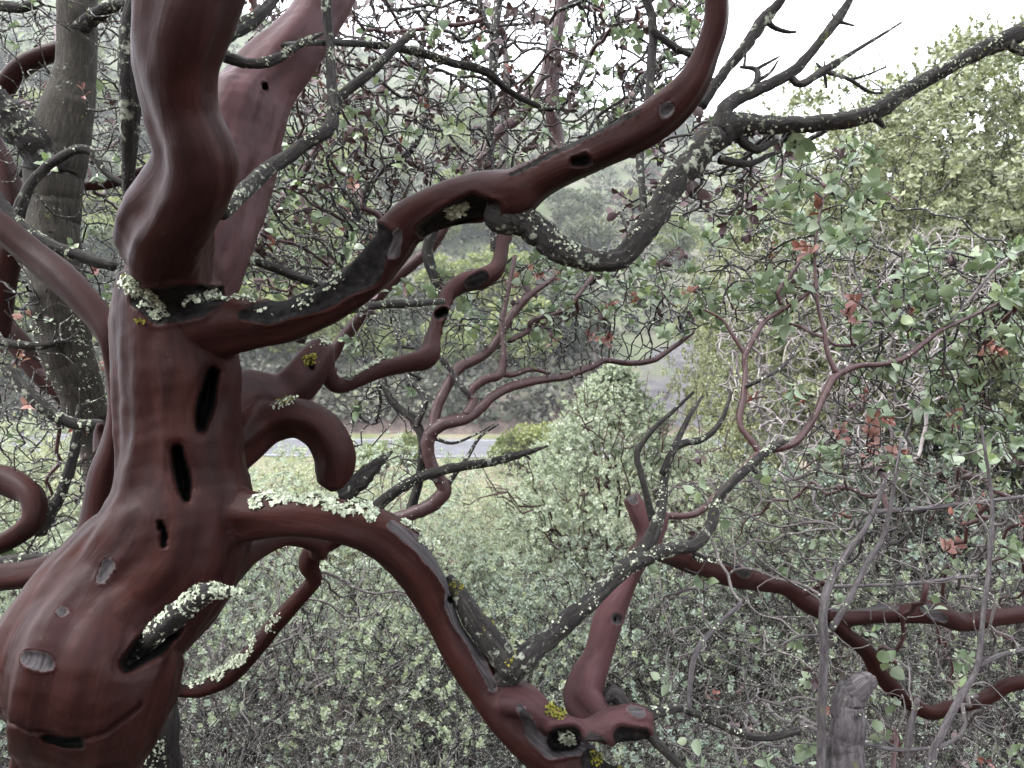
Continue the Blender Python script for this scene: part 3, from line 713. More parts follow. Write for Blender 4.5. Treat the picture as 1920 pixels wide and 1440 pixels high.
# far ridge
us2 = np.linspace(-.2, 1.3, 160); vs = np.linspace(0, 1, 40)
U, VV_ = np.meshgrid(us2, vs)
Yf = 900 + 900 * VV_; Xf = U * Yf
top = np.interp(us2, [-.2, .2, .34, .37, .40, .43, .46, .6, 1.3], [150, 190, 282, 294, 297, 296, 290, 250, 240])[None]
Zf = -60 + (top + 60) * np.clip(VV_ / .62, 0, 1) ** .85 - np.clip((VV_ - .62) / .38, 0, 1) * 120 + 9 * fbm(Xf, Yf, 5, .012, 3)
m_, k_ = Xf.shape; i = np.arange(m_ - 1)[:, None] * k_; j = np.arange(k_ - 1)[None]
M['far'] = mat_simple('far_wooded_ridge', [(.3, (.035, .05, .028)), (.5, (.06, .075, .04)), (.7, (.11, .105, .07))], .03, .95, 6, 8)
tag(link('far_ridge', mesh_np('far_ridge', np.stack([Xf, Yf, Zf], -1).reshape(-1, 3), [np.stack([i + j, i + j + 1, i + k_ + j + 1, i + k_ + j], -1).reshape(-1, 4)], M['far'])), kind='structure')

# ------------------------------------------------------------------ leaves in numbers
def leaf_batch(mb, pos, axis, nrm, L, wd, fold=.12, flat=False, fine=False):
    """folded oval leaves, six vertices each"""
    n = len(pos)
    if not n: return
    axis = axis / (np.linalg.norm(axis, axis=1)[:, None] + 1e-9)
    side = np.cross(axis, nrm); side /= np.linalg.norm(side, axis=1)[:, None] + 1e-9
    up = np.cross(side, axis)
    L = np.broadcast_to(L, n)[:, None]; wv = L * wd
    b0 = pos
    def pt(a, s, z): return pos + axis * L * a + side * wv * s + up * L * z
    if flat:
        VV = np.stack([b0, pt(.5, .62, 0), pt(1, 0, .02), pt(.5, -.62, 0)], 1).reshape(-1, 3)
        mb.add(VV, (np.arange(n) * 4)[:, None] + np.array([[0, 1, 2, 3]])); return
    if fine:
        VV = np.stack([b0, pt(.16, .34, fold * .7), pt(.48, .52, fold), pt(.82, .36, fold * .8), pt(1, 0, -.04), pt(.82, -.36, fold * .8), pt(.48, -.52, fold), pt(.16, -.34, fold * .7), pt(.5, 0, .0)], 1).reshape(-1, 3)
        o = (np.arange(n) * 9)[:, None]
        mb.add(VV, np.concatenate([o + np.array([f_]) for f_ in ((0, 1, 2, 8), (8, 2, 3, 4), (0, 8, 6, 7), (8, 4, 5, 6))])); return
    VV = np.stack([b0, pt(.28, .46, fold), pt(.72, .42, fold), pt(1, 0, .02), pt(.72, -.42, fold), pt(.28, -.46, fold)], 1).reshape(-1, 3)
    o = (np.arange(n) * 6)[:, None]
    mb.add(VV, np.concatenate([o + np.array([[0, 1, 2, 3]]), o + np.array([[0, 3, 4, 5]])]))
def crook(p, q, n, amt, g):
    """a crooked line from p to q"""
    t = np.linspace(0, 1, n + 1)[:, None]
    c = p + (q - p) * t; w = g.normal(size=(n + 1, 3)) * amt; w[0] = 0; w[-1] = 0
    return c + w
def rosette(g, pos, dirs, per, L, spread=.9, wd=.62):
    """whorls of leaves round twig tips, upright in the middle and flatter outside: (position, axis, normal, length)"""
    n = len(pos); P_ = np.repeat(pos, per, 0); D = np.repeat(dirs, per, 0); m = n * per
    h_ = np.where(np.abs(D[:, 2:3]) < .9, np.array([[0, 0, 1.0]]), np.array([[1.0, 0, 0]]))
    u = np.cross(D, h_); u /= np.linalg.norm(u, axis=1)[:, None]; v = np.cross(D, u)
    j = np.tile(np.arange(per), n); az = (j * 2.4 + np.repeat(g.uniform(0, 6.28, n), per) + g.normal(size=m) * .25)[:, None]
    f = ((j + .5) / per)[:, None]
    a = u * np.cos(az) + v * np.sin(az)
    ax = D * (1.25 - 1.05 * f) + a * (.35 + spread * f) + g.normal(size=(m, 3)) * .12
    nr = D * (.35 + f) - a * (1.2 - f) + g.normal(size=(m, 3)) * .15
    return P_ - D * (f * 1.1 * L), ax, nr, L * g.uniform(.7, 1.1, m) * (.7 + .4 * f[:, 0])
def make_shrub(name, h, rad, stems, forks, per, L, leafmat, stemmat, seed, clump=6, twigs=0, cone=False, drop=0.0, cl=.13, shell=0):
    """foliage mesh and stem mesh of one shrub standing at the origin"""
    g = np.random.default_rng(seed); st = MB(); lf = MB(); tips = []; tdir = []
    def rec(p, q, r, lev):
        d = q - p; ln = np.linalg.norm(d)
        tube(st, crook(p, q, 4, ln * .07, g), np.linspace(r, r * .62, 5), 5 if lev < 2 else 3, cap=False)
        if lev >= forks:
            tips.append(q); tdir.append(d / (ln + 1e-9)); return
        for _ in range((2 if g.uniform() < .55 else 3)):
            v = d / ln + g.normal(size=3) * .62; v[2] += .22
            v[:2] += (q[:2] / (rad + 1e-6)) * .35
            v /= np.linalg.norm(v)
            e = q + v * ln * g.uniform(.55, .85)
            rec(q, e, r * .62, lev + 1)
    for s_ in range(stems):
        a = s_ / stems * 6.283 + g.uniform(-.3, .3); rr = rad * (g.uniform(0, 1) ** .5) * (.42 if not cone else .25); hh = h * g.uniform(.32, .5)
        rec(np.array([g.normal() * .06, g.normal() * .06, -.25]), np.array([rr * math.cos(a), rr * math.sin(a), hh]), .024 * h ** .5, 0)
    tips = np.array(tips); tdir = np.array(tdir)
    sv = np.array([rad * .98 / np.quantile(np.hypot(tips[:, 0], tips[:, 1]), .975)] * 2 + [h * .98 / np.quantile(tips[:, 2], .99)])
    tips = tips * sv; st.v = [x * sv for x in st.v]; tdir = tdir * sv; tdir /= np.linalg.norm(tdir, axis=1)[:, None]
    # press the tips into the outline of the shrub
    q = tips.copy(); k = np.hypot(q[:, 0], q[:, 1])
    if cone: lim = rad * np.clip(1.0 - np.clip(q[:, 2] / h, 0, 1) ** 2, .06, 1)
    else: lim = rad * np.sqrt(np.clip(1.12 - (np.clip(q[:, 2] / h, 0, 1.1) - .25) ** 2 * 1.7, .03, 1))
    keep = (k < lim * 1.03) & (q[:, 2] < h * .99)
    tips, tdir = tips[keep], tdir[keep]
    if shell:      # an even, lumpy outer skin of leaf clumps
        v = g.normal(size=(shell, 3)); v[:, 2] = np.abs(v[:, 2]) * 1.1 - .35; v /= np.linalg.norm(v, axis=1)[:, None]
        lump = 1 + .13 * np.sin(v @ np.array([5., 3, 2]) * 1.3 + seed) + .10 * np.sin(v @ np.array([-4., 7, 5]) + 2 * seed)
        if cone:
            zz = g.uniform(.15, 1, shell) ** .95; a_ = g.uniform(0, 6.283, shell); rr = rad * np.clip(1.0 - zz ** 2.8, .05, 1) * (.86 + .22 * (lump - 1) / .2) * g.uniform(.75, 1, shell) ** .5
            sp = np.stack([rr * np.cos(a_), rr * np.sin(a_), zz * h * .97], 1); v = np.stack([np.cos(a_), np.sin(a_), np.full(shell, .5)], 1)
        else:
            sp = v * lump[:, None] * np.array([rad * .88, rad * .88, h * .52]) * np.where(np.arange(shell) % 4 == 0, g.uniform(.5, .8, shell), g.uniform(.86, 1, shell))[:, None]; sp[:, 2] += h * .45
        tips = np.vstack([tips[g.uniform(size=len(tips)) < .6], sp]); tdir = np.vstack([tdir[:len(tips) - shell], v / np.linalg.norm(v, axis=1)[:, None]])
    # every tip carries a clump of rosettes
    nt_ = len(tips); k = np.repeat(np.arange(nt_), clump); cr_ = cl * g.uniform(.6, 1.3, nt_)[k]
    of = g.normal(size=(len(k), 3)); of /= np.linalg.norm(of, axis=1)[:, None]; of = of * g.uniform(.45, 1, (len(k), 1)) + tdir[k] * .25
    e2 = tips[k] + of * cr_[:, None] * np.array([1, 1, .8])
    d2 = of * .9 + tdir[k] * .5 + np.array([0, 0, .55]); d2 /= np.linalg.norm(d2, axis=1)[:, None]
    for a_, b_ in zip(tips[k][::3], e2[::3]): tube(st, crook(a_, b_, 2, .01, g), np.linspace(.003, .0018, 3), 3, cap=False)
    T_, D_ = e2, d2
    if drop:
        lowk = g.uniform(size=len(T_)) > drop * np.clip(1.25 - T_[:, 2] / h, 0, 1) * 1.3
        T_, D_ = T_[lowk], D_[lowk]
    leaf_batch(lf, *rosette(g, T_, D_, per, L), .62, flat=shell > 200)
    for _ in range(twigs):
        a_ = np.array([g.normal() * rad * .4, g.normal() * rad * .4, g.uniform(.0, .75) * h]); v = g.normal(size=3) + np.array([0, 0, .5])
        tube(st, crook(a_, a_ + v / np.linalg.norm(v) * g.uniform(.15, .5), 4, .03, g), np.linspace(.004, .0012, 5), 3, cap=False)
    fm = lf.mesh(name + '_foliage', leafmat, False); sm = st.mesh(name + '_stems', stemmat)
    return fm, sm
GL = [(0.1316, 0.1600, 0.1210), (0.1880, 0.2231, 0.1760), (0.2444, 0.2813, 0.2365), (0.2914, 0.3250, 0.2860), (0.2350, 0.2764, 0.1815)]
YL = [(0.1880, 0.2085, 0.1540), (0.2726, 0.2959, 0.2145), (0.3384, 0.3638, 0.2750), (0.4042, 0.4268, 0.3575), (0.3478, 0.3783, 0.2420)]
M['leaf_big'] = mat_leaf('olive_yellow_green_leaf', [(.105, .115, .06), (.17, .185, .10), (.23, .245, .14), (.29, .30, .20), (.24, .26, .12)], .22, .5)
M['leaf_shrub'] = mat_leaf('grey_green_shrub_leaf', GL, .36, .5)
M['leaf_yellow'] = mat_leaf('pale_yellow_green_leaf', YL, .36, .5)
M['leaf_cone'] = mat_leaf('pale_cream_green_leaf', [tuple(1.12 * v for v in c_) for c_ in YL], .36, .5)
M['leaf_olive'] = mat_leaf('olive_shrub_leaf', [(.035, .043, .024), (.06, .073, .04), (.088, .10, .056), (.10, .095, .07)], .25, .55)
M['leaf_bright'] = mat_leaf('bright_green_tree_leaf', [(.085, .10, .03), (.135, .16, .05), (.195, .22, .075), (.155, .17, .08)], .35, .55)
VAR = {}
VAR['low'] = [make_shrub('low_shrub', 1.45, .95, 8, 3, 11, .025, M['leaf_shrub'], M['twig'], 100 + i, 4, 60, drop=.3, cl=.12, shell=110) for i in range(3)]
VAR['bare'] = [make_shrub('bare_shrub', 1.35, .9, 10, 3, 10, .022, M['leaf_shrub'], M['twig_grey'] if i % 2 else M['twig'], 120 + i, 2, 680, drop=.74, cl=.1) for i in range(3)]
VAR['tall'] = [make_shrub('tall_shrub', 2.4, 1.3, 6, 3, 10, .031, M['leaf_yellow'], M['twig_red'], 140 + i, 5, 20, cl=.13, shell=460) for i in range(2)]
VAR['cone'] = [make_shrub('cone_shrub', 3.2, 1.2, 8, 3, 10, .032, M['leaf_cone'], M['twig_red'], 160, 5, 10, cone=True, cl=.11, shell=1500)]
VAR['big'] = [make_shrub('big_shrub', 3.6, 1.8, 9, 3, 10, .035, M['leaf_big'], M['twig'], 170 + i, 6, 30, cl=.12, shell=1600) for i in range(2)]
H_OF = {'low': 1.45, 'bare': 1.35, 'tall': 2.4, 'cone': 3.2, 'big': 3.6}
def stand_shrub(kind, x, y, s, label, group=None, i=0, sz=None, rot=0, name='manzanita_shrub'):
    fm, sm = VAR[kind][i % len(VAR[kind])]
    t = thing(name, (x, y, float(ground_z(x, y))), label, 'shrub', group)
    t.rotation_euler = (0, 0, rot); t.scale = (s, s, sz or s)
    for nm, me in (('foliage', fm), ('stems', sm)):
        o = bpy.data.objects.new(nm, me); COL.objects.link(o); o.parent = t; o['kind'] = 'stuff'
    return t
def put_shrub(kind, px, py, d, label, group=None, s=1.0, i=0):
    """stands on the slope so that its top meets the sight line (px,py) at depth d"""
    top = P(px, py, d); z0 = float(ground_z(top[0], top[1])); sz = max(.4, (top[2] - z0) / H_OF[kind])
    return stand_shrub(kind, top[0], top[1], s * min(sz, .5 + .5 * sz), label, group, i, sz, px * .77)
# ------------------------------------------------------------------ brush on the slope
put_shrub('big', 1905, 10, 6.2, 'tall pale green bushy manzanita on the right slope under the sky', s=1.15, i=0)
put_shrub('big', 1690, 225, 6.8, 'rounded pale green manzanita left of the tall bushy one, under the dark branch', s=.9, i=1)
put_shrub('big', 1430, 345, 13, 'pale green manzanita rising beneath the far ridge', s=.62, i=1)
put_shrub('cone', 1155, 668, 6.6, 'pale yellow-green cone-shaped manzanita standing before the road', s=1.05)
put_shrub('tall', 1310, 900, 5.6, 'pale manzanita at the right foot of the cone-shaped one', s=.8, i=0)
put_shrub('tall', 1020, 888, 7.4, 'pale manzanita at the left foot of the cone-shaped one', s=.85, i=1)
put_shrub('big', 1800, 90, 8.6, 'pale green manzanita peeping out behind the tall bushy one', s=.85, i=1)
put_shrub('big', 2080, 130, 5.6, 'pale green manzanita cut by the right edge of the view', s=.9, i=1)
for k_, (x_, y_) in enumerate([(30, 800), (150, 812), (-80, 790), (270, 815)]):
    put_shrub('tall', x_, y_, 8.6, 'pale green manzanita hiding the road left of the big trunk, ' + ['second', 'third', 'first', 'fourth'][k_] + ' from the left', 'shrubs below the road', s=.9, i=k_)
BELTS = [  # depth, spacing, kinds, scale, label, group
 (2.25, .50, ['bare', 'bare', 'low'], .72, 'small-leaved twiggy shrub', 'shrubs along the bottom edge'),
 (2.75, .55, ['bare'], .82, 'twiggy nearly leafless manzanita', 'twiggy foreground brush'),
 (3.35, .65, ['bare', 'low', 'bare'], .95, 'half bare manzanita', 'half bare brush on the slope'),
 (4.1, .75, ['low', 'bare'], 1.05, 'half bare manzanita', 'half bare brush on the slope'),
 (5.0, .85, ['low'], 1.15, 'grey-green leafy manzanita', 'leafy thicket beyond the trunk'),
 (6.1, 1.0, ['low', 'tall'], 1.0, 'grey-green leafy manzanita', 'leafy thicket beyond the trunk'),
 (7.6, 1.2, ['tall'], .82, 'pale green manzanita', 'shrubs below the road'),
 (9.4, 1.4, ['tall'], .9, 'pale green manzanita', 'shrubs below the road'),
 (11.6, 1.7, ['tall'], 1.08, 'pale green manzanita', 'shrubs below the road')]
ROWS = ['bottom row', 'second row from the bottom', 'third row from the bottom', 'fourth row from the bottom', 'fifth row from the bottom', 'sixth row from the bottom', 'nearest row below the road', 'middle row below the road', 'farthest row below the road']
ORD = ['first', 'second', 'third', 'fourth', 'fifth', 'sixth', 'seventh', 'eighth', 'ninth', 'tenth', 'eleventh', 'twelfth', 'thirteenth', 'fourteenth', 'fifteenth']
gs = np.random.default_rng(5); kk = 0
for bi, (d, sp, kinds, sc, lab, grp) in enumerate(BELTS):
    row = []
    for x in np.arange(-.62 * d, .80 * d, sp):
        x_ = x + gs.normal() * sp * .22; y_ = d + gs.normal() * d * .05; kk += 1
        right = x_ > 1.3 and d < 7
        px_ = 960 + FPX * x_ / d
        kd = kinds[kk % len(kinds)]; s_ = sc * gs.uniform(.82, 1.15) * (1.1 if kd == 'low' and right else 1); sz = s_ * gs.uniform(.85, 1.1); ro = gs.uniform(0, 6.28)
        if (d > 7 and x_ > 2.6) or (px_ < 200 and d < 4) or (5.5 < d < 7 and .1 < x_ < 1.6): continue
        row.append((x_, kd, y_, s_, sz, ro, kk, right))
    row.sort()
    for n_, (x_, kd, y_, s_, sz, ro, k3, right) in enumerate(row):
        stand_shrub(kd, x_, y_, s_, lab + ', ' + ORD[n_] + ' from the left in the ' + ROWS[bi], 'brush on the right slope' if right else grp, k3, sz, ro)

# ------------------------------------------------------------------ trees across the valley
def make_tree(name, h, rad, seed, leafmat, n_clump=70, per=70, L=.42, conical=False):
    g = np.random.default_rng(seed); lf = MB(); tr = MB()
    tube(tr, crook(np.array([0, 0, -.8]), np.array([0, 0, h * .62]), 5, rad * .05, g), np.linspace(rad * .09, rad * .03, 6), 7)
    cs = []
    for _ in range(n_clump):
        v = g.normal(size=3); v /= np.linalg.norm(v); u = g.uniform(.35, 1) ** .5
        z = h * .56 + v[2] * h * .40 * u
        w = rad * u * (1 if not conical else np.clip(1.25 - z / h, .1, 1))
        c = np.array([v[0] * w, v[1] * w, z]); cs.append(c)
        if _ % 4 == 0: tube(tr, crook(np.array([0, 0, h * g.uniform(.22, .5)]), c, 4, rad * .06, g), np.linspace(rad * .03, rad * .01, 5), 4)
    cs = np.array(cs); k = np.repeat(np.arange(n_clump), per)
    off = g.normal(size=(len(k), 3)); off /= np.linalg.norm(off, axis=1)[:, None]
    sz = rad * g.uniform(.16, .34, n_clump)[k] * g.uniform(.5, 1.05, len(k))
    pos = cs[k] + off * sz[:, None] * np.array([1, 1, .7])
    ax = off + g.normal(size=off.shape) * .8
    leaf_batch(lf, pos, ax, off + g.normal(size=off.shape) * .5, L * g.uniform(.6, 1.3, len(k)), .7)
    return lf.mesh(name + '_crown', leafmat, False), tr.mesh(name + '_trunk', M['twig_grey'])
TREES = [make_tree('oak', 7, 3.2, 1, M['leaf_olive']), make_tree('bay', 8, 3.0, 2, M['leaf_bright']), make_tree('oak', 6, 3.4, 3, M['leaf_olive']), make_tree('bay', 7, 3.4, 4, M['leaf_bright'])]
PINE = make_tree('pine', 14, 3.6, 6, M['leaf_olive'], 60, 60, .6, True)
def put_tree(me, x, y, s, label, group=None, name='hillside_tree'):
    t = thing(name, (x, y, float(ground_z(x, y))), label, 'tree', group); t.scale = (s, s, s * R.uniform(.85, 1.1)); t.rotation_euler = (0, 0, R.uniform(0, 6.28))
    for nm, m_ in (('crown', me[0]), ('trunk', me[1])):
        o = bpy.data.objects.new(nm, m_); COL.objects.link(o); o.parent = t
        if nm == 'crown': o['kind'] = 'stuff'
    return t
def at_ground(px, py):
    """where the sight line meets the terrain beyond the road"""
    v = P(px, py, 1.0) - EYE
    d = np.linspace(66, 420, 500); q = EYE + v[None] * d[:, None]
    hit = np.nonzero(q[:, 2] < ground_z(q[:, 0], q[:, 1]))[0]
    return q[hit[0]] if len(hit) else None
cnt = 0
for _ in range(2500):
    if cnt >= 190: break
    x_, y_ = R.uniform(-150, 2000), R.uniform(120, 730)
    left = x_ < 980
    if R.random() > (1.0 if left else .55): continue
    if 1130 < x_ < 1360 and y_ > 560: continue
    q = at_ground(x_, y_)
    if q is None or q[1] < 72: continue
    bright = R.random() < (.72 if left else .4)
    me = TREES[(1 if R.random() < .5 else 3) if bright else (0 if R.random() < .5 else 2)]
    put_tree(me, q[0], q[1], R.uniform(.55, 1.15), 'rounded yellow-green tree on the hillside across the road' if bright else 'rounded dark olive tree on the hillside across the road', 'yellow-green trees across the road' if bright else 'olive trees across the road')
    cnt += 1
q = P(1440, 300, 235); put_tree(PINE, q[0], 236, 1.2, 'lone dark pine on the skyline left of the far ridge', name='pine_tree')
for k, (x_, s_) in enumerate([(955, .42), (1005, .5), (1040, .42), (700, .38), (760, .34)]):
    q = P(x_, 860, 50.5); put_tree(TREES[1 + 2 * (k % 2)], q[0], 50.5, s_, 'small bright green bush on the near road verge, ' + ['third', 'fourth', 'fifth', 'first', 'second'][k] + ' from the left', 'bushes on the road verge', 'verge_bush')
# chaparral: uncounted low brush on the far slope
g = np.random.default_rng(77); cb = MB()
nb = 11000
ta_ = g.uniform(-.85, .8, nb); yb = 67.2 + 210 * g.uniform(0, 1, nb) ** 1.5; xb = ta_ * yb; 
dens = fbm(xb, yb, 4, .09, 21) + np.where((np.abs(xb - 14 - .25 * (yb - 66)) < 7) & (yb < 84), -1.2, .2)
ok = dens > -.75; xb, yb = xb[ok], yb[ok]; zb = ground_z(xb, yb); nb = len(xb)
k = np.repeat(np.arange(nb), 20)
off = g.normal(size=(len(k), 3)); off[:, 2] = np.abs(off[:, 2]); off /= np.linalg.norm(off, axis=1)[:, None]
szb = g.uniform(.5, 1.25, nb)[k] * g.uniform(.6, 1.05, len(k))
leaf_batch(cb, np.stack([xb, yb, zb - .1], 1)[k] + off * szb[:, None], off + g.normal(size=off.shape) * .9, off + g.normal(size=off.shape) * .4, g.uniform(.35, .75, len(k)), .75, flat=True)
def mat_chap():
    m, t = new_mat('grey_olive_chaparral'); b = NB(t); gg = b.n('ShaderNodeNewGeometry'); obj = b.n('ShaderNodeTexCoord').outputs['Object']
    f = b.math('ADD', b.math('MULTIPLY', b.noise(obj, .09, 3, .6), .75), b.math('MULTIPLY', gg.outputs['Random Per Island'], .3))
    b.out(b.principled(b.ramp(f, [(.3, (.028, .032, .021)), (.48, (.05, .055, .037)), (.62, (.08, .073, .065)), (.78, (.095, .11, .045))]), .8, None, .2)); return m
M['chap'] = mat_chap()
tag(cb.build('chaparral', M['chap'], None, False), 'grey-olive chaparral covering the slope across the road', 'brush', kind='stuff')
# ------------------------------------------------------------------ haze
def haze():
    m, t = new_mat('valley_haze'); o = t.nodes.new('ShaderNodeOutputMaterial'); v = t.nodes.new('ShaderNodeVolumePrincipled')
    v.inputs['Color'].default_value = (.94, .965, 1, 1); v.inputs['Density'].default_value = .0004; v.inputs['Anisotropy'].default_value = .2
    t.links.new(v.outputs[0], o.inputs['Volume'])
    x0, x1, y0, y1, z0, z1 = -2500, 2500, -120, 2300, -190, 420
    VV = [(x, y, z) for x in (x0, x1) for y in (y0, y1) for z in (z0, z1)]
    me = mesh_np('haze', VV, [np.array([(0, 1, 3, 2), (4, 6, 7, 5), (0, 4, 5, 1), (2, 3, 7, 6), (0, 2, 6, 4), (1, 5, 7, 3)])], m, False)
    return tag(link('haze', me), 'thin pale haze filling the valley air', 'haze', kind='stuff')
haze()
# ------------------------------------------------------------------ fine crowns grown into a volume
def colonise(seeds, sdir, att, step, kill, infl, iters, g, jit=.35, up=.0):
    """grow twigs from seed points towards attractors; returns nodes and parents"""
    N = [np.array(p) for p in seeds]; par = [-1] * len(N)
    att = att.copy(); NA = np.array(N)
    for it in range(iters):
        if not len(att): break
        d2 = (att ** 2).sum(1)[:, None] + (NA ** 2).sum(1)[None] - 2 * att @ NA.T
        j = d2.argmin(1); dm = np.sqrt(np.maximum(d2[np.arange(len(att)), j], 0))
        act = dm < infl
        att_k = dm > kill
        new = []
        for n_ in np.unique(j[act]):
            sel = act & (j == n_)
            v = att[sel] - NA[n_]; v /= np.linalg.norm(v, axis=1)[:, None] + 1e-9
            v = v.sum(0); v = v / (np.linalg.norm(v) + 1e-9) + g.normal(size=3) * jit + np.array([0, 0, up]); v /= np.linalg.norm(v)
            new.append(NA[n_] + v * step * g.uniform(.7, 1.25)); par.append(int(n_))
        if not new: break
        NA = np.vstack([NA, new]); att = att[att_k]
    return NA, np.array(par)
def chains(N, par, r_tip, expo=2.4, r_max=.02):
    n = len(N); w = np.zeros(n); kids = [[] for _ in range(n)]
    for i in range(n - 1, -1, -1):
        if not kids[i]: w[i] = r_tip ** expo
        if par[i] >= 0: w[par[i]] += w[i]; kids[par[i]].append(i)
    r = np.minimum(w ** (1 / expo), r_max); out = []; tips = []
    start = [(-1, i) for i in range(n) if par[i] < 0 and kids[i]]
    for i in range(n):
        if not kids[i] and par[i] >= 0: tips.append(i)
    while start:
        p, i = start.pop(); ch = [p] if p >= 0 else []
        while True:
            ch.append(i)
            if not kids[i]: break
            ks = sorted(kids[i], key=lambda x: -w[x])
            for o in ks[1:]: start.append((i, o))
            i = ks[0]
        if len(ch) > 1: out.append(ch)
    return r, out, tips
def volume(poly, d0, d1, n, g, power=1.0):
    """random points behind a photo region, at depths d0..d1"""
    poly = np.array(poly, float); pts = []
    lo, hi = poly.min(0), poly.max(0)
    while len(pts) < n:
        x, y = g.uniform(lo, hi); c = False; j = len(poly) - 1
        for i in range(len(poly)):
            if (poly[i, 1] > y) != (poly[j, 1] > y) and x < (poly[j, 0] - poly[i, 0]) * (y - poly[i, 1]) / (poly[j, 1] - poly[i, 1]) + poly[i, 0]: c = not c
            j = i
        if c: pts.append(P(x, y, d0 + (d1 - d0) * g.uniform() ** power))
    return np.array(pts)
def near_leaf(name, mat, L=1.0, wd=.66, curl=.12, seed=0):
    """one smooth oval leaf with midrib fold and stalk, unit length along +X"""
    g = np.random.default_rng(seed); m = 7; V = []; F = []
    for i in range(m + 1):
        t = i / m; w = wd * .5 * (math.sin(math.pi * t ** .85) ** .75 if 0 < t < 1 else .02) * g.uniform(.94, 1.06)
        z = -curl * (t - .3) ** 2
        V += [(.12 + .88 * t, -w, z + w * .35), (.12 + .88 * t, 0, z), (.12 + .88 * t, w, z + w * .35)]
    for i in range(m):
        a = i * 3; F += [(a, a + 3, a + 4, a + 1), (a + 1, a + 4, a + 5, a + 2)]
    o = len(V); V += [(0, -.02, .0), (0, .02, 0), (.14, -.02, -.004), (.14, .02, -.004)]; F.append((o, o + 2, o + 3, o + 1))
    return mesh_np(name, np.array(V), [np.array(F)], mat)
LEAF = {}
for nm, cols, tr, ro in [('green', LG, .22, .42),
                     ('red', [(.10, .034, .032), (.17, .066, .056), (.24, .11, .095), (.13, .046, .044)], .25, .45),
                     ('pink', [(.30, .16, .135), (.36, .20, .17), (.26, .12, .10)], .25, .5),
                     ('dark', [(.030, .018, .020), (.06, .032, .036), (.085, .05, .055), (.11, .08, .075)], .08, .6)]:
    m_ = mat_leaf(nm + '_leaf', cols, tr, ro, per='object')
    LEAF[nm] = [near_leaf('leaf', m_, wd=.62 + .07 * q, curl=.1 + .12 * q, seed=q) for q in range(3)]
def put_leaf(parent, kind, pos, ax, nr, L, g):
    ax = ax / np.linalg.norm(ax); sd = np.cross(nr, ax); sd /= np.linalg.norm(sd) + 1e-9; up = np.cross(ax, sd)
    o = bpy.data.objects.new('leaf', LEAF[kind][g.integers(0, 3)]); COL.objects.link(o); o.parent = parent
    Mx = Matrix(((ax[0], sd[0], up[0], pos[0]), (ax[1], sd[1], up[1], pos[1]), (ax[2], sd[2], up[2], pos[2]), (0, 0, 0, 1))) @ Matrix.Scale(L, 4)
    o.matrix_parent_inverse = Matrix.Translation(-parent.location); o.matrix_basis = Mx
    return o
FOL = {'green': 'leaf_near', 'red': 'leaf_nred', 'pink': 'leaf_nred', 'dark': 'leaf_ndark'}
M['leaf_near'] = mat_leaf('near_green_leaf', LG, .22, .42)
M['leaf_nred'] = mat_leaf('near_red_leaf', [(.10, .034, .032), (.19, .075, .062), (.30, .15, .13)], .25, .45)
M['leaf_ndark'] = mat_leaf('near_dark_leaf', [(.030, .018, .020), (.06, .032, .036), (.11, .08, .075)], .08, .6)
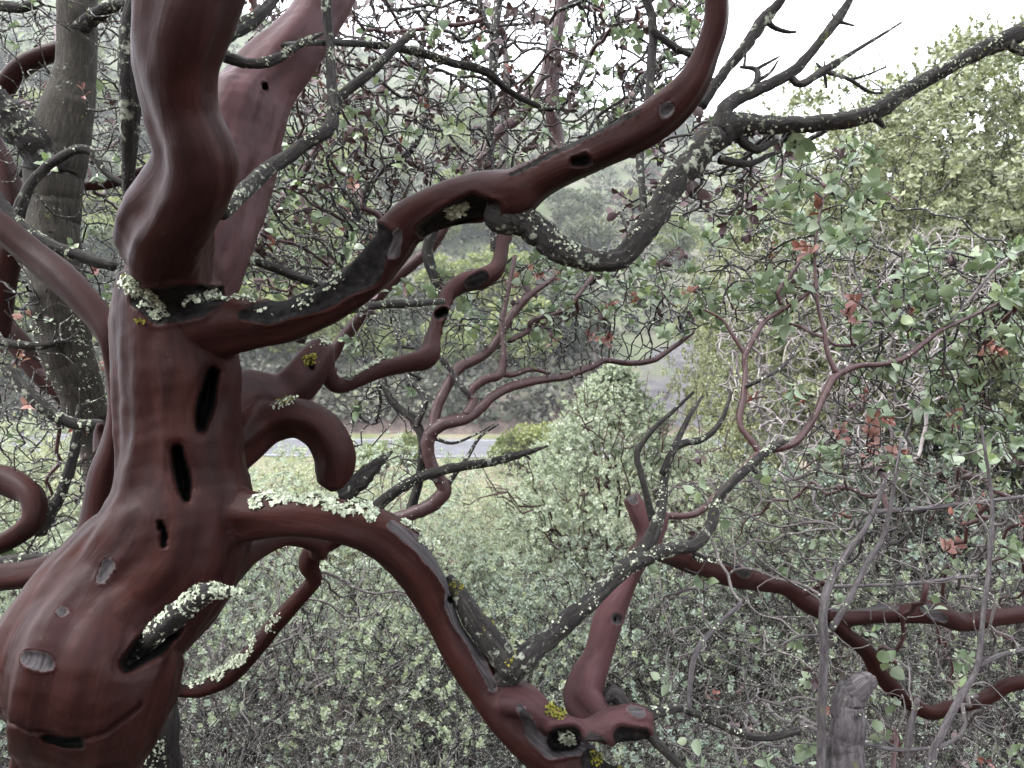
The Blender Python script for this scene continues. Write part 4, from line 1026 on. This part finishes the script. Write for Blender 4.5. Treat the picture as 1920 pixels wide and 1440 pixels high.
def crown(parent, seeds, att, seed, step=.035, kill=.05, infl=.5, iters=60, r_tip=.0011, mat='twig', thick='twig_red', big=.0045, leafmix=None, per=5, L=.034, part=1.0, limit=280, up=.02, jit=.35, prefer=None, r_max=.012, hang=0.0):
    g = np.random.default_rng(seed)
    N, par = colonise(seeds, None, att, step, kill, infl, iters, g, jit, up)
    r, ch, tips = chains(N, par, r_tip, r_max=r_max)
    tw = MB()
    for c in ch:
        C = N[c]; rr = r[c].copy()
        if len(c) > 2 and par[c[1]] == c[0] and r[c[0]] > rr[1] * 1.3: rr[0] = rr[1] * 1.15
        if len(C) >= 3:
            o = cr(np.column_stack([C, rr]), 2); C, rr = o[:, :3], np.maximum(o[:, 3], .0006)
        if rr.max() > big and len(c) > 6:
            mb_ = MB(); tube(mb_, C, rr, 7, .08, seed + len(c)); mb_.build('branch', M[thick], parent)
        else: tube(tw, C, rr, 5 if rr.max() > .002 else 4, cap=False)
    if tw.n:
        o = tw.build('twigs', M[mat], parent); o['kind'] = 'stuff'
    if leafmix:
        kinds = list(leafmix); pw = np.array([leafmix[k] for k in kinds], float); bare = max(0, 1 - pw.sum())
        rest = {k: [] for k in kinds}; made = 0
        cand = []
        for t_ in tips:
            if g.uniform() < bare: continue
            p = N[t_]; d = p - N[par[t_]]; d /= np.linalg.norm(d) + 1e-9
            kd = kinds[g.choice(len(kinds), p=pw / pw.sum())]
            if prefer is not None: kd = prefer(p, kd, g)
            if kd is None: continue
            dd = d + np.array([0, 0, .5 if kd != 'dark' else -.2 - hang]); dd /= np.linalg.norm(dd)
            a_, b_, c_, l_ = rosette(g, p[None], dd[None], int(max(2, per + g.integers(-2, 2))), L, .95)
            for q in range(len(a_)):
                ln = l_[q] * {'dark': .85, 'red': .72, 'pink': .85}.get(kd, 1)
                cand.append((kd, a_[q], b_[q], c_[q], ln))
        # the leaves that show largest become single leaves, the others one mass
        sx, sy, sd = proj(np.array([c[1] for c in cand])) if cand else ([], [], [])
        score = [c[4] / d_ if 0 < x_ < 1920 and 0 < y_ < 1440 else 0 for c, x_, y_, d_ in zip(cand, sx, sy, sd)]
        order = np.argsort(score)[::-1]
        for n_, q in enumerate(order):
            kd, a_, b_, c_, ln = cand[q]
            if n_ < limit and score[q] * FPX > 12: put_leaf(parent, kd, a_, b_, c_, ln, g)
            else: rest[kd].append((a_, b_, c_, ln))
        for kd, v in rest.items():
            if v:
                lf = MB(); leaf_batch(lf, np.array([x[0] for x in v]), np.array([x[1] for x in v]), np.array([x[2] for x in v]), np.array([x[3] for x in v]), .64, fine=True)
                o = lf.build('foliage', M[FOL[kd]], parent, False); o['kind'] = 'stuff'
    return N
def seeds_of(*lines, every=2):
    return np.concatenate([C[::every] for C in lines])

# --- the twiggy manzanita whose crown hangs behind the upper limb
up_t = thing('manzanita_tree', (.15, 2.0, float(ground_z(.15, 2.0))), 'slender manzanita with dark and reddish leaves behind the upper limb', 'tree')
L1 = []
for pts, mt in [
  ([(560,760,14,1.9),(640,640,13,1.85),(720,540,12,1.8),(800,470,12,1.8),(845,400,11,1.8),(880,330,10,1.82),(925,255,10,1.85),(975,215,10,1.88),(1008,160,8,1.9),(1030,90,7,1.92),(1045,20,6,1.95),(1050,-40,6,1.95)], 'twig_red'),
  ([(948,445,13,1.46),(975,400,14,1.6),(1025,335,14,1.85),(1044,285,13,2.0),(1035,200,13,2.0),(1038,120,12,2.0),(1045,50,12,2.0),(1062,-30,11,2.0)], 'twig_red'),
  ([(928,470,10,1.75),(925,380,9,1.75),(918,300,8,1.75),(920,200,8,1.75),(925,100,9,1.75),(930,40,8,1.75),(940,-40,7,1.75)], 'twig'),
  ([(975,430,9,2.1),(950,330,9,2.1),(945,250,8,2.1),(950,150,6,2.1),(945,60,5,2.1)], 'twig_grey'),
  ([(925,62,6,1.75),(905,30,6,1.75),(895,-20,5,1.75)], 'twig'),
  ([(560,640,12,2.0),(620,520,11,2.0),(660,420,9,2.0),(700,330,8,2.0),(770,280,7,2.0),(800,200,6,2.0),(790,110,5,2.0),(800,20,4,2.0)], 'twig'),
  ([(480,470,10,2.2),(530,380,9,2.2),(570,320,8,2.2),(610,250,7,2.2),(640,200,6,2.2),(720,170,5,2.2)], 'twig_red'),
  ([(1090,330,9,2.0),(1130,250,8,2.0),(1180,190,7,2.0),(1240,110,6,2.0),(1320,90,5,2.0)], 'twig'),
  ([(620,560,12,1.7),(690,480,11,1.7),(725,420,10,1.7)], 'twig_red'),
  ([(830,560,10,1.7),(800,470,10,1.72),(830,400,8,1.75)], 'grey'),
  ([(1035,70,6,2.0),(1060,15,6,2.0),(1110,-10,5,2.0)], 'twig'),
  ([(1010,205,6,1.9),(1060,190,5,1.92),(1120,75,5,1.95),(1150,60,5,1.95),(1160,20,4,1.96)], 'twig')]:
    C, r_ = branch(up_t, pts, mt, bump=.03, k=8); L1.append(C)
def mixup(p, kd, g):
    x, y, d = proj(p[None]); x, y = x[0], y[0]
    if x > 1080 and y < 240: return 'green' if g.uniform() < .6 else kd
    if y > 230 and x < 760 and g.uniform() < .4: return 'green'
    return kd
g1 = np.random.default_rng(31)
A1 = np.vstack([volume([(470,-60),(1330,-60),(1330,160),(1200,240),(1000,330),(760,400),(600,520),(470,540)], 1.5, 2.6, 2300, g1),
                volume([(440,180),(700,180),(720,420),(600,560),(440,560)], 1.5, 2.4, 550, g1)])
crown(up_t, seeds_of(*L1), A1, 41, step=.034, kill=.036, r_tip=.0017, leafmix={'dark': .50, 'green': .19, 'red': .035, 'pink': .015}, per=6, L=.027, prefer=mixup, limit=300, iters=45)
# --- leaves and twigs hanging off the dead branch at the right (dark oval leaves)
g1 = np.random.default_rng(32)
A2 = volume([(1180,270),(1330,190),(1470,230),(1530,300),(1480,330),(1400,400),(1240,440),(1150,430)], .98, 1.5, 120, g1)
crown(main, seeds_of(DB[40:110]), A2, 42, step=.028, kill=.035, leafmix={'dark': .68, 'green': .14, 'red': .05}, per=5, L=.026, limit=300, mat='twig', iters=30, jit=.45)
A2 = volume([(1100,400),(1450,360),(1460,440),(1300,430),(1150,470)], 1.1, 1.6, 60, g1)
crown(main, seeds_of(DB[45:90]), A2, 52, step=.035, kill=.05, mat='twig', iters=30, jit=.4)

# --- the red-stemmed manzanita before the valley road
mid = thing('manzanita_tree', (-.35, 1.75, float(ground_z(-.35, 1.75))), 'slim red-stemmed manzanita fanning out in front of the road', 'tree')
L2 = []
for pts, mt in [
  ([(640,1010,14,1.42),(700,985,13,1.42),(765,962,13,1.42),(808,945,14,1.42),(832,915,14,1.42),(818,885,12,1.42),(803,850,12,1.42),(806,815,13,1.42),(830,795,12,1.42),(880,778,11,1.43),(918,745,9,1.44),(960,722,9,1.46),(1010,710,8,1.48),(1060,704,7,1.5),(1105,688,7,1.52),(1135,675,6,1.54),(1180,681,6,1.56),(1222,676,6,1.58),(1262,652,5,1.6),(1300,622,4,1.62)], 'twig_red'),
  ([(808,820,11,1.42),(818,770,11,1.44),(840,720,10,1.46),(862,690,10,1.48),(905,668,8,1.5),(935,635,8,1.52),(960,590,8,1.54),(990,555,6,1.56),(1040,520,4,1.6)], 'twig_red'),
  ([(875,780,9,1.43),(888,752,8,1.44),(882,735,7,1.44),(905,712,8,1.45),(938,700,8,1.46),(945,650,6,1.48),(942,600,6,1.5),(955,540,5,1.52),(965,480,5,1.54)], 'twig_red'),
  ([(886,745,6,1.44),(865,725,5,1.44),(850,700,5,1.45),(835,680,5,1.45),(815,660,4,1.45)], 'twig'),
  ([(935,700,7,1.46),(960,702,6,1.48),(995,692,5,1.5),(1030,700,4,1.52)], 'twig_red'),
  ([(760,990,9,1.45),(785,900,8,1.45),(790,830,8,1.45),(775,790,8,1.46),(745,765,7,1.47),(725,735,6,1.48),(720,700,4,1.5)], 'grey'),
  ([(780,800,6,1.45),(795,760,6,1.46),(795,745,6,1.47),(770,715,5,1.48),(755,690,4,1.5)], 'twig'),
  ([(955,640,5,1.54),(990,620,5,1.56),(1000,600,4,1.56),(1060,580,4,1.6),(1110,520,4,1.65)], 'twig_red')]:
    C, r_ = branch(mid, pts, mt, bump=.03, k=8); L2.append(C)
branch(mid, [(700,955,12,1.38),(745,920,11,1.38),(800,890,10,1.38),(870,872,9,1.38),(930,862,8,1.38),(985,848,6,1.38),(1027,836,2,1.38)], 'grey', label='grey dead branch with a broken tip', lich=50, lsize=.003, bump=.06)
for pts in [[(828,925,6,1.42),(850,895,5,1.42),(875,860,4,1.42),(900,820,3,1.42),(935,795,1.5,1.42)],[(800,895,4,1.38),(830,905,2,1.38)],[(985,850,4,1.38),(995,862,2,1.38)],[(815,822,4,1.42),(850,830,3,1.42),(890,815,2.5,1.42),(925,796,1.5,1.42)]]:
    branch(mid, pts, 'twig', bump=.04, k=6)
g1 = np.random.default_rng(33)
A3 = np.vstack([volume([(640,560),(900,500),(1050,470),(1290,480),(1310,600),(1200,660),(1080,690),(960,690),(880,640),(700,800),(640,760)], 1.42, 2.1, 900, g1),
                volume([(1000,490),(1320,490),(1330,620),(1050,600)], 1.6, 2.1, 60, g1), volume([(640,760),(760,720),(800,900),(660,960)], 1.4, 1.8, 45, g1)])
def mixmid(p, kd, g):
    x, y, d = proj(p[None]); x, y = x[0], y[0]
    if y > 640 or (x < 820 and y > 560): return None if g.uniform() < .8 else kd
    return kd
crown(mid, seeds_of(*L2), A3, 43, step=.030, kill=.036, r_tip=.0013, leafmix={'green': .44, 'red': .04, 'pink': .05, 'dark': .10}, per=7, L=.027, limit=260, prefer=mixmid, iters=45)

# --- right hand fan
fan = thing('manzanita_tree', P(1250, 1000, 1.26) * np.array([1, 1, 0]) + np.array([0, 0, float(ground_z(.3, 1.4))]), 'red-forked manzanita with pale green leaf clusters at the right', 'tree')
L3 = []
for pts, mt in [
  ([(1240,968,10,1.26),(1300,965,9,1.3),(1335,938,10,1.32),(1370,905,12,1.34),(1405,868,12,1.36),(1435,845,13,1.38),(1490,832,11,1.4),(1525,790,10,1.42),(1550,735,10,1.44),(1568,705,11,1.46),(1610,686,9,1.48),(1650,684,8,1.5),(1690,675,8,1.52),(1725,650,7,1.54),(1765,620,6,1.56),(1830,590,5,1.6),(1920,545,4,1.65)], 'twig_red'),
  ([(1425,848,11,1.38),(1400,815,9,1.39),(1386,790,9,1.4),(1394,745,9,1.42),(1398,700,8,1.44),(1396,670,9,1.45),(1410,640,8,1.46),(1435,600,7,1.48),(1475,575,6,1.5),(1520,545,5,1.52),(1560,500,4,1.55)], 'twig_red'),
  ([(1568,700,8,1.46),(1552,660,7,1.47),(1545,620,6,1.48),(1533,570,5,1.5),(1528,500,5,1.52),(1532,430,4,1.54),(1550,350,3,1.56)], 'twig_red'),
  ([(1465,572,6,1.5),(1460,545,6,1.5),(1480,520,5,1.51),(1500,490,4,1.52)], 'twig_red'),
  ([(1400,670,5,1.45),(1375,630,5,1.46),(1355,600,4,1.47),(1320,580,3,1.48)], 'twig_red'),
  ([(1575,700,5,1.46),(1600,660,4,1.48),(1650,625,4,1.5),(1690,590,4,1.52),(1695,540,3,1.54),(1690,470,3,1.55)], 'twig'),
  ([(1755,625,5,1.56),(1765,590,4,1.56),(1760,540,4,1.57),(1740,510,3,1.58)], 'twig'),
  ([(1400,725,6,1.42),(1430,710,5,1.4),(1470,685,5,1.42),(1500,640,4,1.44)], 'twig'),
  ([(1770,620,4,1.56),(1820,560,4,1.6),(1870,500,4,1.62),(1915,470,4,1.65)], 'twig_grey'),
  ([(1400,868,8,1.4),(1450,900,7,1.5),(1530,880,6,1.6),(1560,800,6,1.65),(1590,700,5,1.7),(1600,640,4,1.75)], 'twig_grey')]:
    C, r_ = branch(fan, [(a_, b_, c_ * .68, d_) for a_, b_, c_, d_ in pts], mt, bump=.03, k=8); L3.append(C)
g1 = np.random.default_rng(34)
A4 = np.vstack([volume([(1330,420),(1480,280),(1620,260),(1640,420),(1560,620),(1400,640),(1290,600)], 1.45, 2.1, 420, g1),
                volume([(1560,560),(1700,470),(1920,440),(1920,700),(1750,720),(1600,800)], 1.5, 2.2, 520, g1),
                volume([(1480,740),(1680,740),(1700,900),(1560,900)], 1.4, 1.9, 110, g1), volume([(1720,660),(1920,640),(1920,860),(1760,860)], 1.5, 2.1, 150, g1)])
crown(fan, seeds_of(*L3), A4, 44, step=.034, kill=.042, r_tip=.0014, leafmix={'green': .50, 'pink': .025, 'red': .015, 'dark': .05}, per=9, L=.034, limit=300, iters=45)

def sprig(parent, px, py, d, kind, n, L, seed):
    g = np.random.default_rng(seed)
    for k in range(n):
        c = P(px + g.normal() * 14, py + g.normal() * 12, d + g.normal() * .02); dd = g.normal(size=3) * .4 + np.array([0, -.25, 1]); dd /= np.linalg.norm(dd)
        for a_, b_, c_, l_ in zip(*rosette(g, c[None], dd[None], 6, L)): put_leaf(parent, kind, a_, b_, c_, l_, g)
        mb_ = MB(); e_ = c - dd * L * 2.2 + g.normal(size=3) * .01; tube(mb_, crook(e_, c, 4, .003, g), np.linspace(.0022, .0014, 5), 5); mb_.build('twig', M['twig_red'], parent)
for q_, a_ in enumerate([(1640,790,1.6,'pink',4,.030), (1590,578,1.55,'red',3,.026), (1580,810,1.6,'red',2,.024), (1720,590,1.6,'red',1,.024), (1650,840,1.6,'pink',2,.028), (1600,745,1.6,'red',1,.024), (1410,748,1.5,'red',1,.022), (1800,1010,1.6,'pink',2,.025), (1905,965,1.6,'red',1,.024)]): sprig(fan, *a_, 300 + q_)
for q_, a_ in enumerate([(1730,500,1.75,'green',4,.042), (1770,540,1.75,'green',3,.040), (1840,600,1.7,'green',5,.040), (1830,700,1.7,'green',4,.038), (1880,560,1.75,'green',4,.04), (1790,760,1.7,'green',3,.038), (1780,680,1.7,'green',3,.036), (1560,840,1.6,'green',3,.034), (1640,350,1.9,'green',4,.036), (1610,270,1.9,'green',3,.036), (1480,450,1.8,'green',4,.032), (1440,520,1.7,'green',3,.030), (1860,480,1.75,'green',3,.04), (1900,640,1.7,'green',4,.038), (1350,560,1.7,'green',4,.028), (1250,530,1.8,'green',4,.026), (1900,1030,1.5,'green',3,.03), (1820,940,1.7,'green',3,.03)]): sprig(fan, *a_, 340 + q_)
# --- left side: grey old tree and the red one
old = thing('lichened_tree', P(175, 860, 1.7) * np.array([1, 1, 0]) + np.array([0, 0, float(ground_z(-.9, 1.7))]), 'grey-barked lichened old tree standing behind the left edge', 'tree')
C, r_ = branch(old, [(150,-60,32,1.62),(147,40,33,1.62),(142,130,34,1.62),(125,210,44,1.61),(104,290,50,1.6),(96,380,47,1.6),(98,470,48,1.6),(108,560,50,1.6),(122,640,48,1.61),(142,710,42,1.62),(162,780,36,1.64),(178,850,30,1.66),(190,950,28,1.68),(200,1100,34,1.7),(215,1440,46,1.75),(225,1900,60,1.8)], 'oldtrunk', name='trunk', k=30, n=12, amp=.035, bump=.004, rough=.3, lich=120, lsize=.005)
L4 = [C]
tube_flakes(C, r_, 420, .0065, rng, old, 'lichen', .50, .66, .2)
for pts, lc in [([(110,320,36,1.59),(75,275,34,1.57),(30,230,34,1.55),(-30,180,34,1.53)], 160), ([(130,200,12,1.6),(90,240,9,1.62),(40,330,8,1.62)], 20), ([(140,60,14,1.6),(200,15,13,1.58),(245,8,12,1.55)], 40), ([(20,440,14,1.45),(60,340,9,1.45),(130,285,8,1.45),(170,282,8,1.45),(195,320,6,1.45),(240,345,5,1.45),(290,340,4,1.45)], 10), ([(-20,360,16,1.4),(30,420,15,1.4),(90,460,12,1.4),(160,485,11,1.4),(215,500,9,1.4)], 60), ([(10,690,10,1.35),(80,760,11,1.35),(130,790,10,1.36),(190,800,12,1.38)], 40), ([(-10,10,9,1.7),(40,14,10,1.7),(75,5,8,1.7)], 40), ([(70,1000,14,1.5),(110,930,10,1.5),(140,850,9,1.5),(150,760,6,1.5)], 20), ([(120,640,7,1.55),(60,650,8,1.5),(0,640,8,1.5)], 10), ([(0,1055,12,1.4),(60,1050,12,1.4),(130,1040,10,1.4)], 20)]:
    C, r_ = branch(old, pts, 'grey', bump=.05, k=9, lich=lc, lsize=.0045); L4.append(C)
red = thing('manzanita_tree', P(-20, 1080, 1.3) * np.array([1, 1, 0]) + np.array([0, 0, float(ground_z(-.95, 1.3))]), 'bent dark red manzanita winding along the left edge', 'tree')
for pts in [[(-60,380,27,1.3),(0,425,26,1.3),(60,475,27,1.3),(115,520,30,1.29),(150,556,29,1.28),(185,598,27,1.27),(208,640,24,1.26),(216,700,19,1.26),(220,770,18,1.25),(214,830,23,1.25),(194,895,27,1.25),(182,960,27,1.25),(165,1020,28,1.25),(120,1055,27,1.25),(60,1075,26,1.25),(-40,1085,26,1.25)],
            [(-30,890,24,1.5),(20,905,28,1.5),(58,930,24,1.48),(60,975,20,1.46),(20,1010,18,1.44),(-40,1035,18,1.42)],
            [(190,850,14,1.27),(185,815,9,1.28),(188,795,6,1.28)],
            [(-20,260,18,1.8),(10,330,22,1.8),(25,420,24,1.8),(0,520,26,1.8),(-10,640,24,1.8)],
            [(-60,330,20,1.9),(-20,220,20,1.9),(15,155,18,1.9),(50,120,18,1.9),(110,95,16,1.9),(150,90,14,1.9)],
            [(330,300,10,2.0),(260,325,9,2.0),(200,345,9,2.0),(120,350,8,2.0)],
            [(-30,560,24,1.9),(0,610,22,1.9),(35,645,20,1.9),(75,700,18,1.9),(130,750,17,1.9)]]:
    C, r_ = trace(pts, n=8); mb = MB(); tube(mb, C, r_, 18, .08, len(pts)); o = mb.build('limb', M['red'], red)
    L4.append(C) if pts[0][3] > 1.4 else None
g1 = np.random.default_rng(35)
A5 = np.vstack([volume([(-20,-20),(300,-20),(300,520),(-20,520)], 1.5, 2.6, 900, g1), volume([(-20,520),(230,520),(230,1080),(-20,1080)], 1.45, 2.3, 560, g1)])
crown(old, seeds_of(*L4, every=3), A5, 45, step=.036, kill=.038, r_tip=.0014, leafmix={'green': .12, 'dark': .08, 'pink': .03}, per=5, L=.026, limit=160, iters=45, jit=.45)
# lower left dead stem
stem_ = thing('dead_tree', P(305, 1600, 1.35) * np.array([1, 1, 0]) + np.array([0, 0, float(ground_z(-.6, 1.4)) - .1]), 'grey weathered dead stem crusted with lichen below the big trunk', 'dead tree')
C, r_ = branch(stem_, [(300,1230,30,1.3),(302,1290,40,1.3),(303,1380,42,1.3),(304,1480,44,1.32),(305,1700,50,1.36),(305,2300,60,1.5)], 'charred', name='trunk', k=22, amp=.10, bump=.05)
tube_flakes(C, r_, 500, .0048, rng, stem_, 'lichen', .0, .55, .0)
# --- right foreground: grey dead wood
st2 = thing('dead_manzanita', P(1590, 1500, 1.3) * np.array([1, 1, 0]) + np.array([0, 0, float(ground_z(.55, 1.3))]), 'pale grey broken dead stump among the lower right twigs', 'dead shrub')
branch(st2, [(1588,1700,36,1.32),(1588,1440,34,1.3),(1586,1370,32,1.3),(1592,1310,29,1.3),(1612,1285,24,1.3),(1636,1272,14,1.3)], 'pale_dead', name='stump', k=18, amp=.10, bump=.03, n=10, lich=40)
L5 = []
for pts in [[(1538,1700,15,1.28),(1540,1440,14,1.28),(1541,1330,13,1.28),(1545,1230,13,1.28),(1543,1140,12,1.28),(1560,1080,11,1.3),(1590,1030,9,1.32),(1625,985,7,1.34),(1660,900,5,1.36)],
            [(1558,1180,10,1.28),(1595,1120,9,1.28),(1625,1060,8,1.29),(1655,1010,8,1.3),(1672,940,6,1.3),(1690,820,4,1.3)],
            [(1720,1700,14,1.2),(1745,1440,12,1.2),(1765,1380,11,1.2),(1800,1310,11,1.21),(1835,1250,9,1.22),(1845,1150,8,1.22),(1855,1050,7,1.23),(1860,940,6,1.24),(1840,800,4,1.25)],
            [(1700,1480,12,1.3),(1705,1380,11,1.3),(1720,1310,8,1.3)],
            [(1835,1250,7,1.22),(1870,1230,7,1.22),(1930,1215,6,1.22)],
            [(1290,1345,7,1.1),(1300,1240,8,1.12),(1330,1190,8,1.13),(1390,1130,6,1.15)],
            [(1600,1390,6,1.3),(1680,1405,6,1.3),(1760,1400,6,1.28),(1800,1380,5,1.28)],
            [(1640,960,7,1.5),(1760,950,7,1.5),(1850,940,6,1.5),(1930,930,6,1.5)],
            [(1560,1100,6,1.4),(1700,1095,5,1.4),(1830,1080,5,1.4)]]:
    C, r_ = branch(st2, [(a_, b_, c_ * .62, d_) for a_, b_, c_, d_ in pts], 'pale_dead', bump=.05, k=9, lich=12, lsize=.003); L5.append(C)
g1 = np.random.default_rng(36)
A6 = np.vstack([volume([(1200,880),(1920,820),(1920,1440),(1250,1440),(1200,1200)], 1.25, 2.2, 1300, g1)])
crown(st2, seeds_of(*L5, every=3), A6, 46, step=.036, kill=.045, leafmix={'green': .12, 'red': .02, 'dark': .03}, per=5, L=.03, limit=200, mat='twig_grey', iters=45, jit=.45)
# --- bare twigs below the dropping limb
g1 = np.random.default_rng(37)
A7 = volume([(470,1020),(720,1010),(800,1130),(830,1230),(700,1210),(560,1180),(470,1220)], 1.28, 1.8, 90, g1)
crown(main, np.array([P(578, 1060, 1.27), P(560, 1120, 1.28), P(520, 1165, 1.29), P(600, 1040, 1.25), P(480, 1215, 1.3)]), A7, 47, step=.035, kill=.05, mat='twig_grey', thick='grey', iters=40, jit=.4)
# --- dead grey thicket on the right slope
th = thing('dead_shrub', (2.0, 4.3, float(ground_z(2.0, 4.3))), 'tangle of pale grey leafless twigs on the right slope', 'dead shrub')
g1 = np.random.default_rng(38)
base_p = np.array([P(1620, 980, 4.2), P(1540, 960, 4.3), P(1700, 960, 4.0), P(1600, 900, 4.4), P(1480, 900, 4.6)])
A8 = volume([(1370,470),(1500,430),(1760,420),(1900,440),(1900,560),(1720,760),(1600,880),(1400,820),(1330,640)], 3.0, 4.3, 2000, g1)
crown(th, base_p, A8, 48, step=.06, kill=.07, infl=3.0, r_tip=.0019, r_max=.009, mat='thicket', thick='thicket', big=.012, iters=60, jit=.55)

# --- the big tree's unseen upper crown, added to shade the trunk and limbs
g1 = np.random.default_rng(39)
TOPS = [trace(p, n=6) for p in ([(380,-120,86,.74),(420,-400,70,.74),(500,-800,50,.8),(620,-1200,30,.9)], [(640,-60,40,1.35),(720,-300,34,1.4),(820,-600,24,1.45)], [(1342,-50,26,.755),(1330,-300,22,.78),(1380,-600,16,.85)], [(400,-300,40,.74),(250,-700,30,.8),(150,-1000,20,.9)])]
for C, r_ in TOPS:
    mb = MB(); tube(mb, C, r_, 14, .06, 4); mb.build('limb', M['red'], main)
A9 = np.column_stack([g1.uniform(-1.2, .9, 1100), g1.uniform(-.6, 1.5, 1100), g1.uniform(2.25, 3.2, 1100)])
A9 = A9[(proj(A9)[1] < -60) | (A9[:, 1] < .2)]
crown(main, seeds_of(*[c[0] for c in TOPS]), A9, 49, step=.06, kill=.07, infl=1.0, leafmix={'green': .9}, per=9, L=.036, limit=0, iters=50)
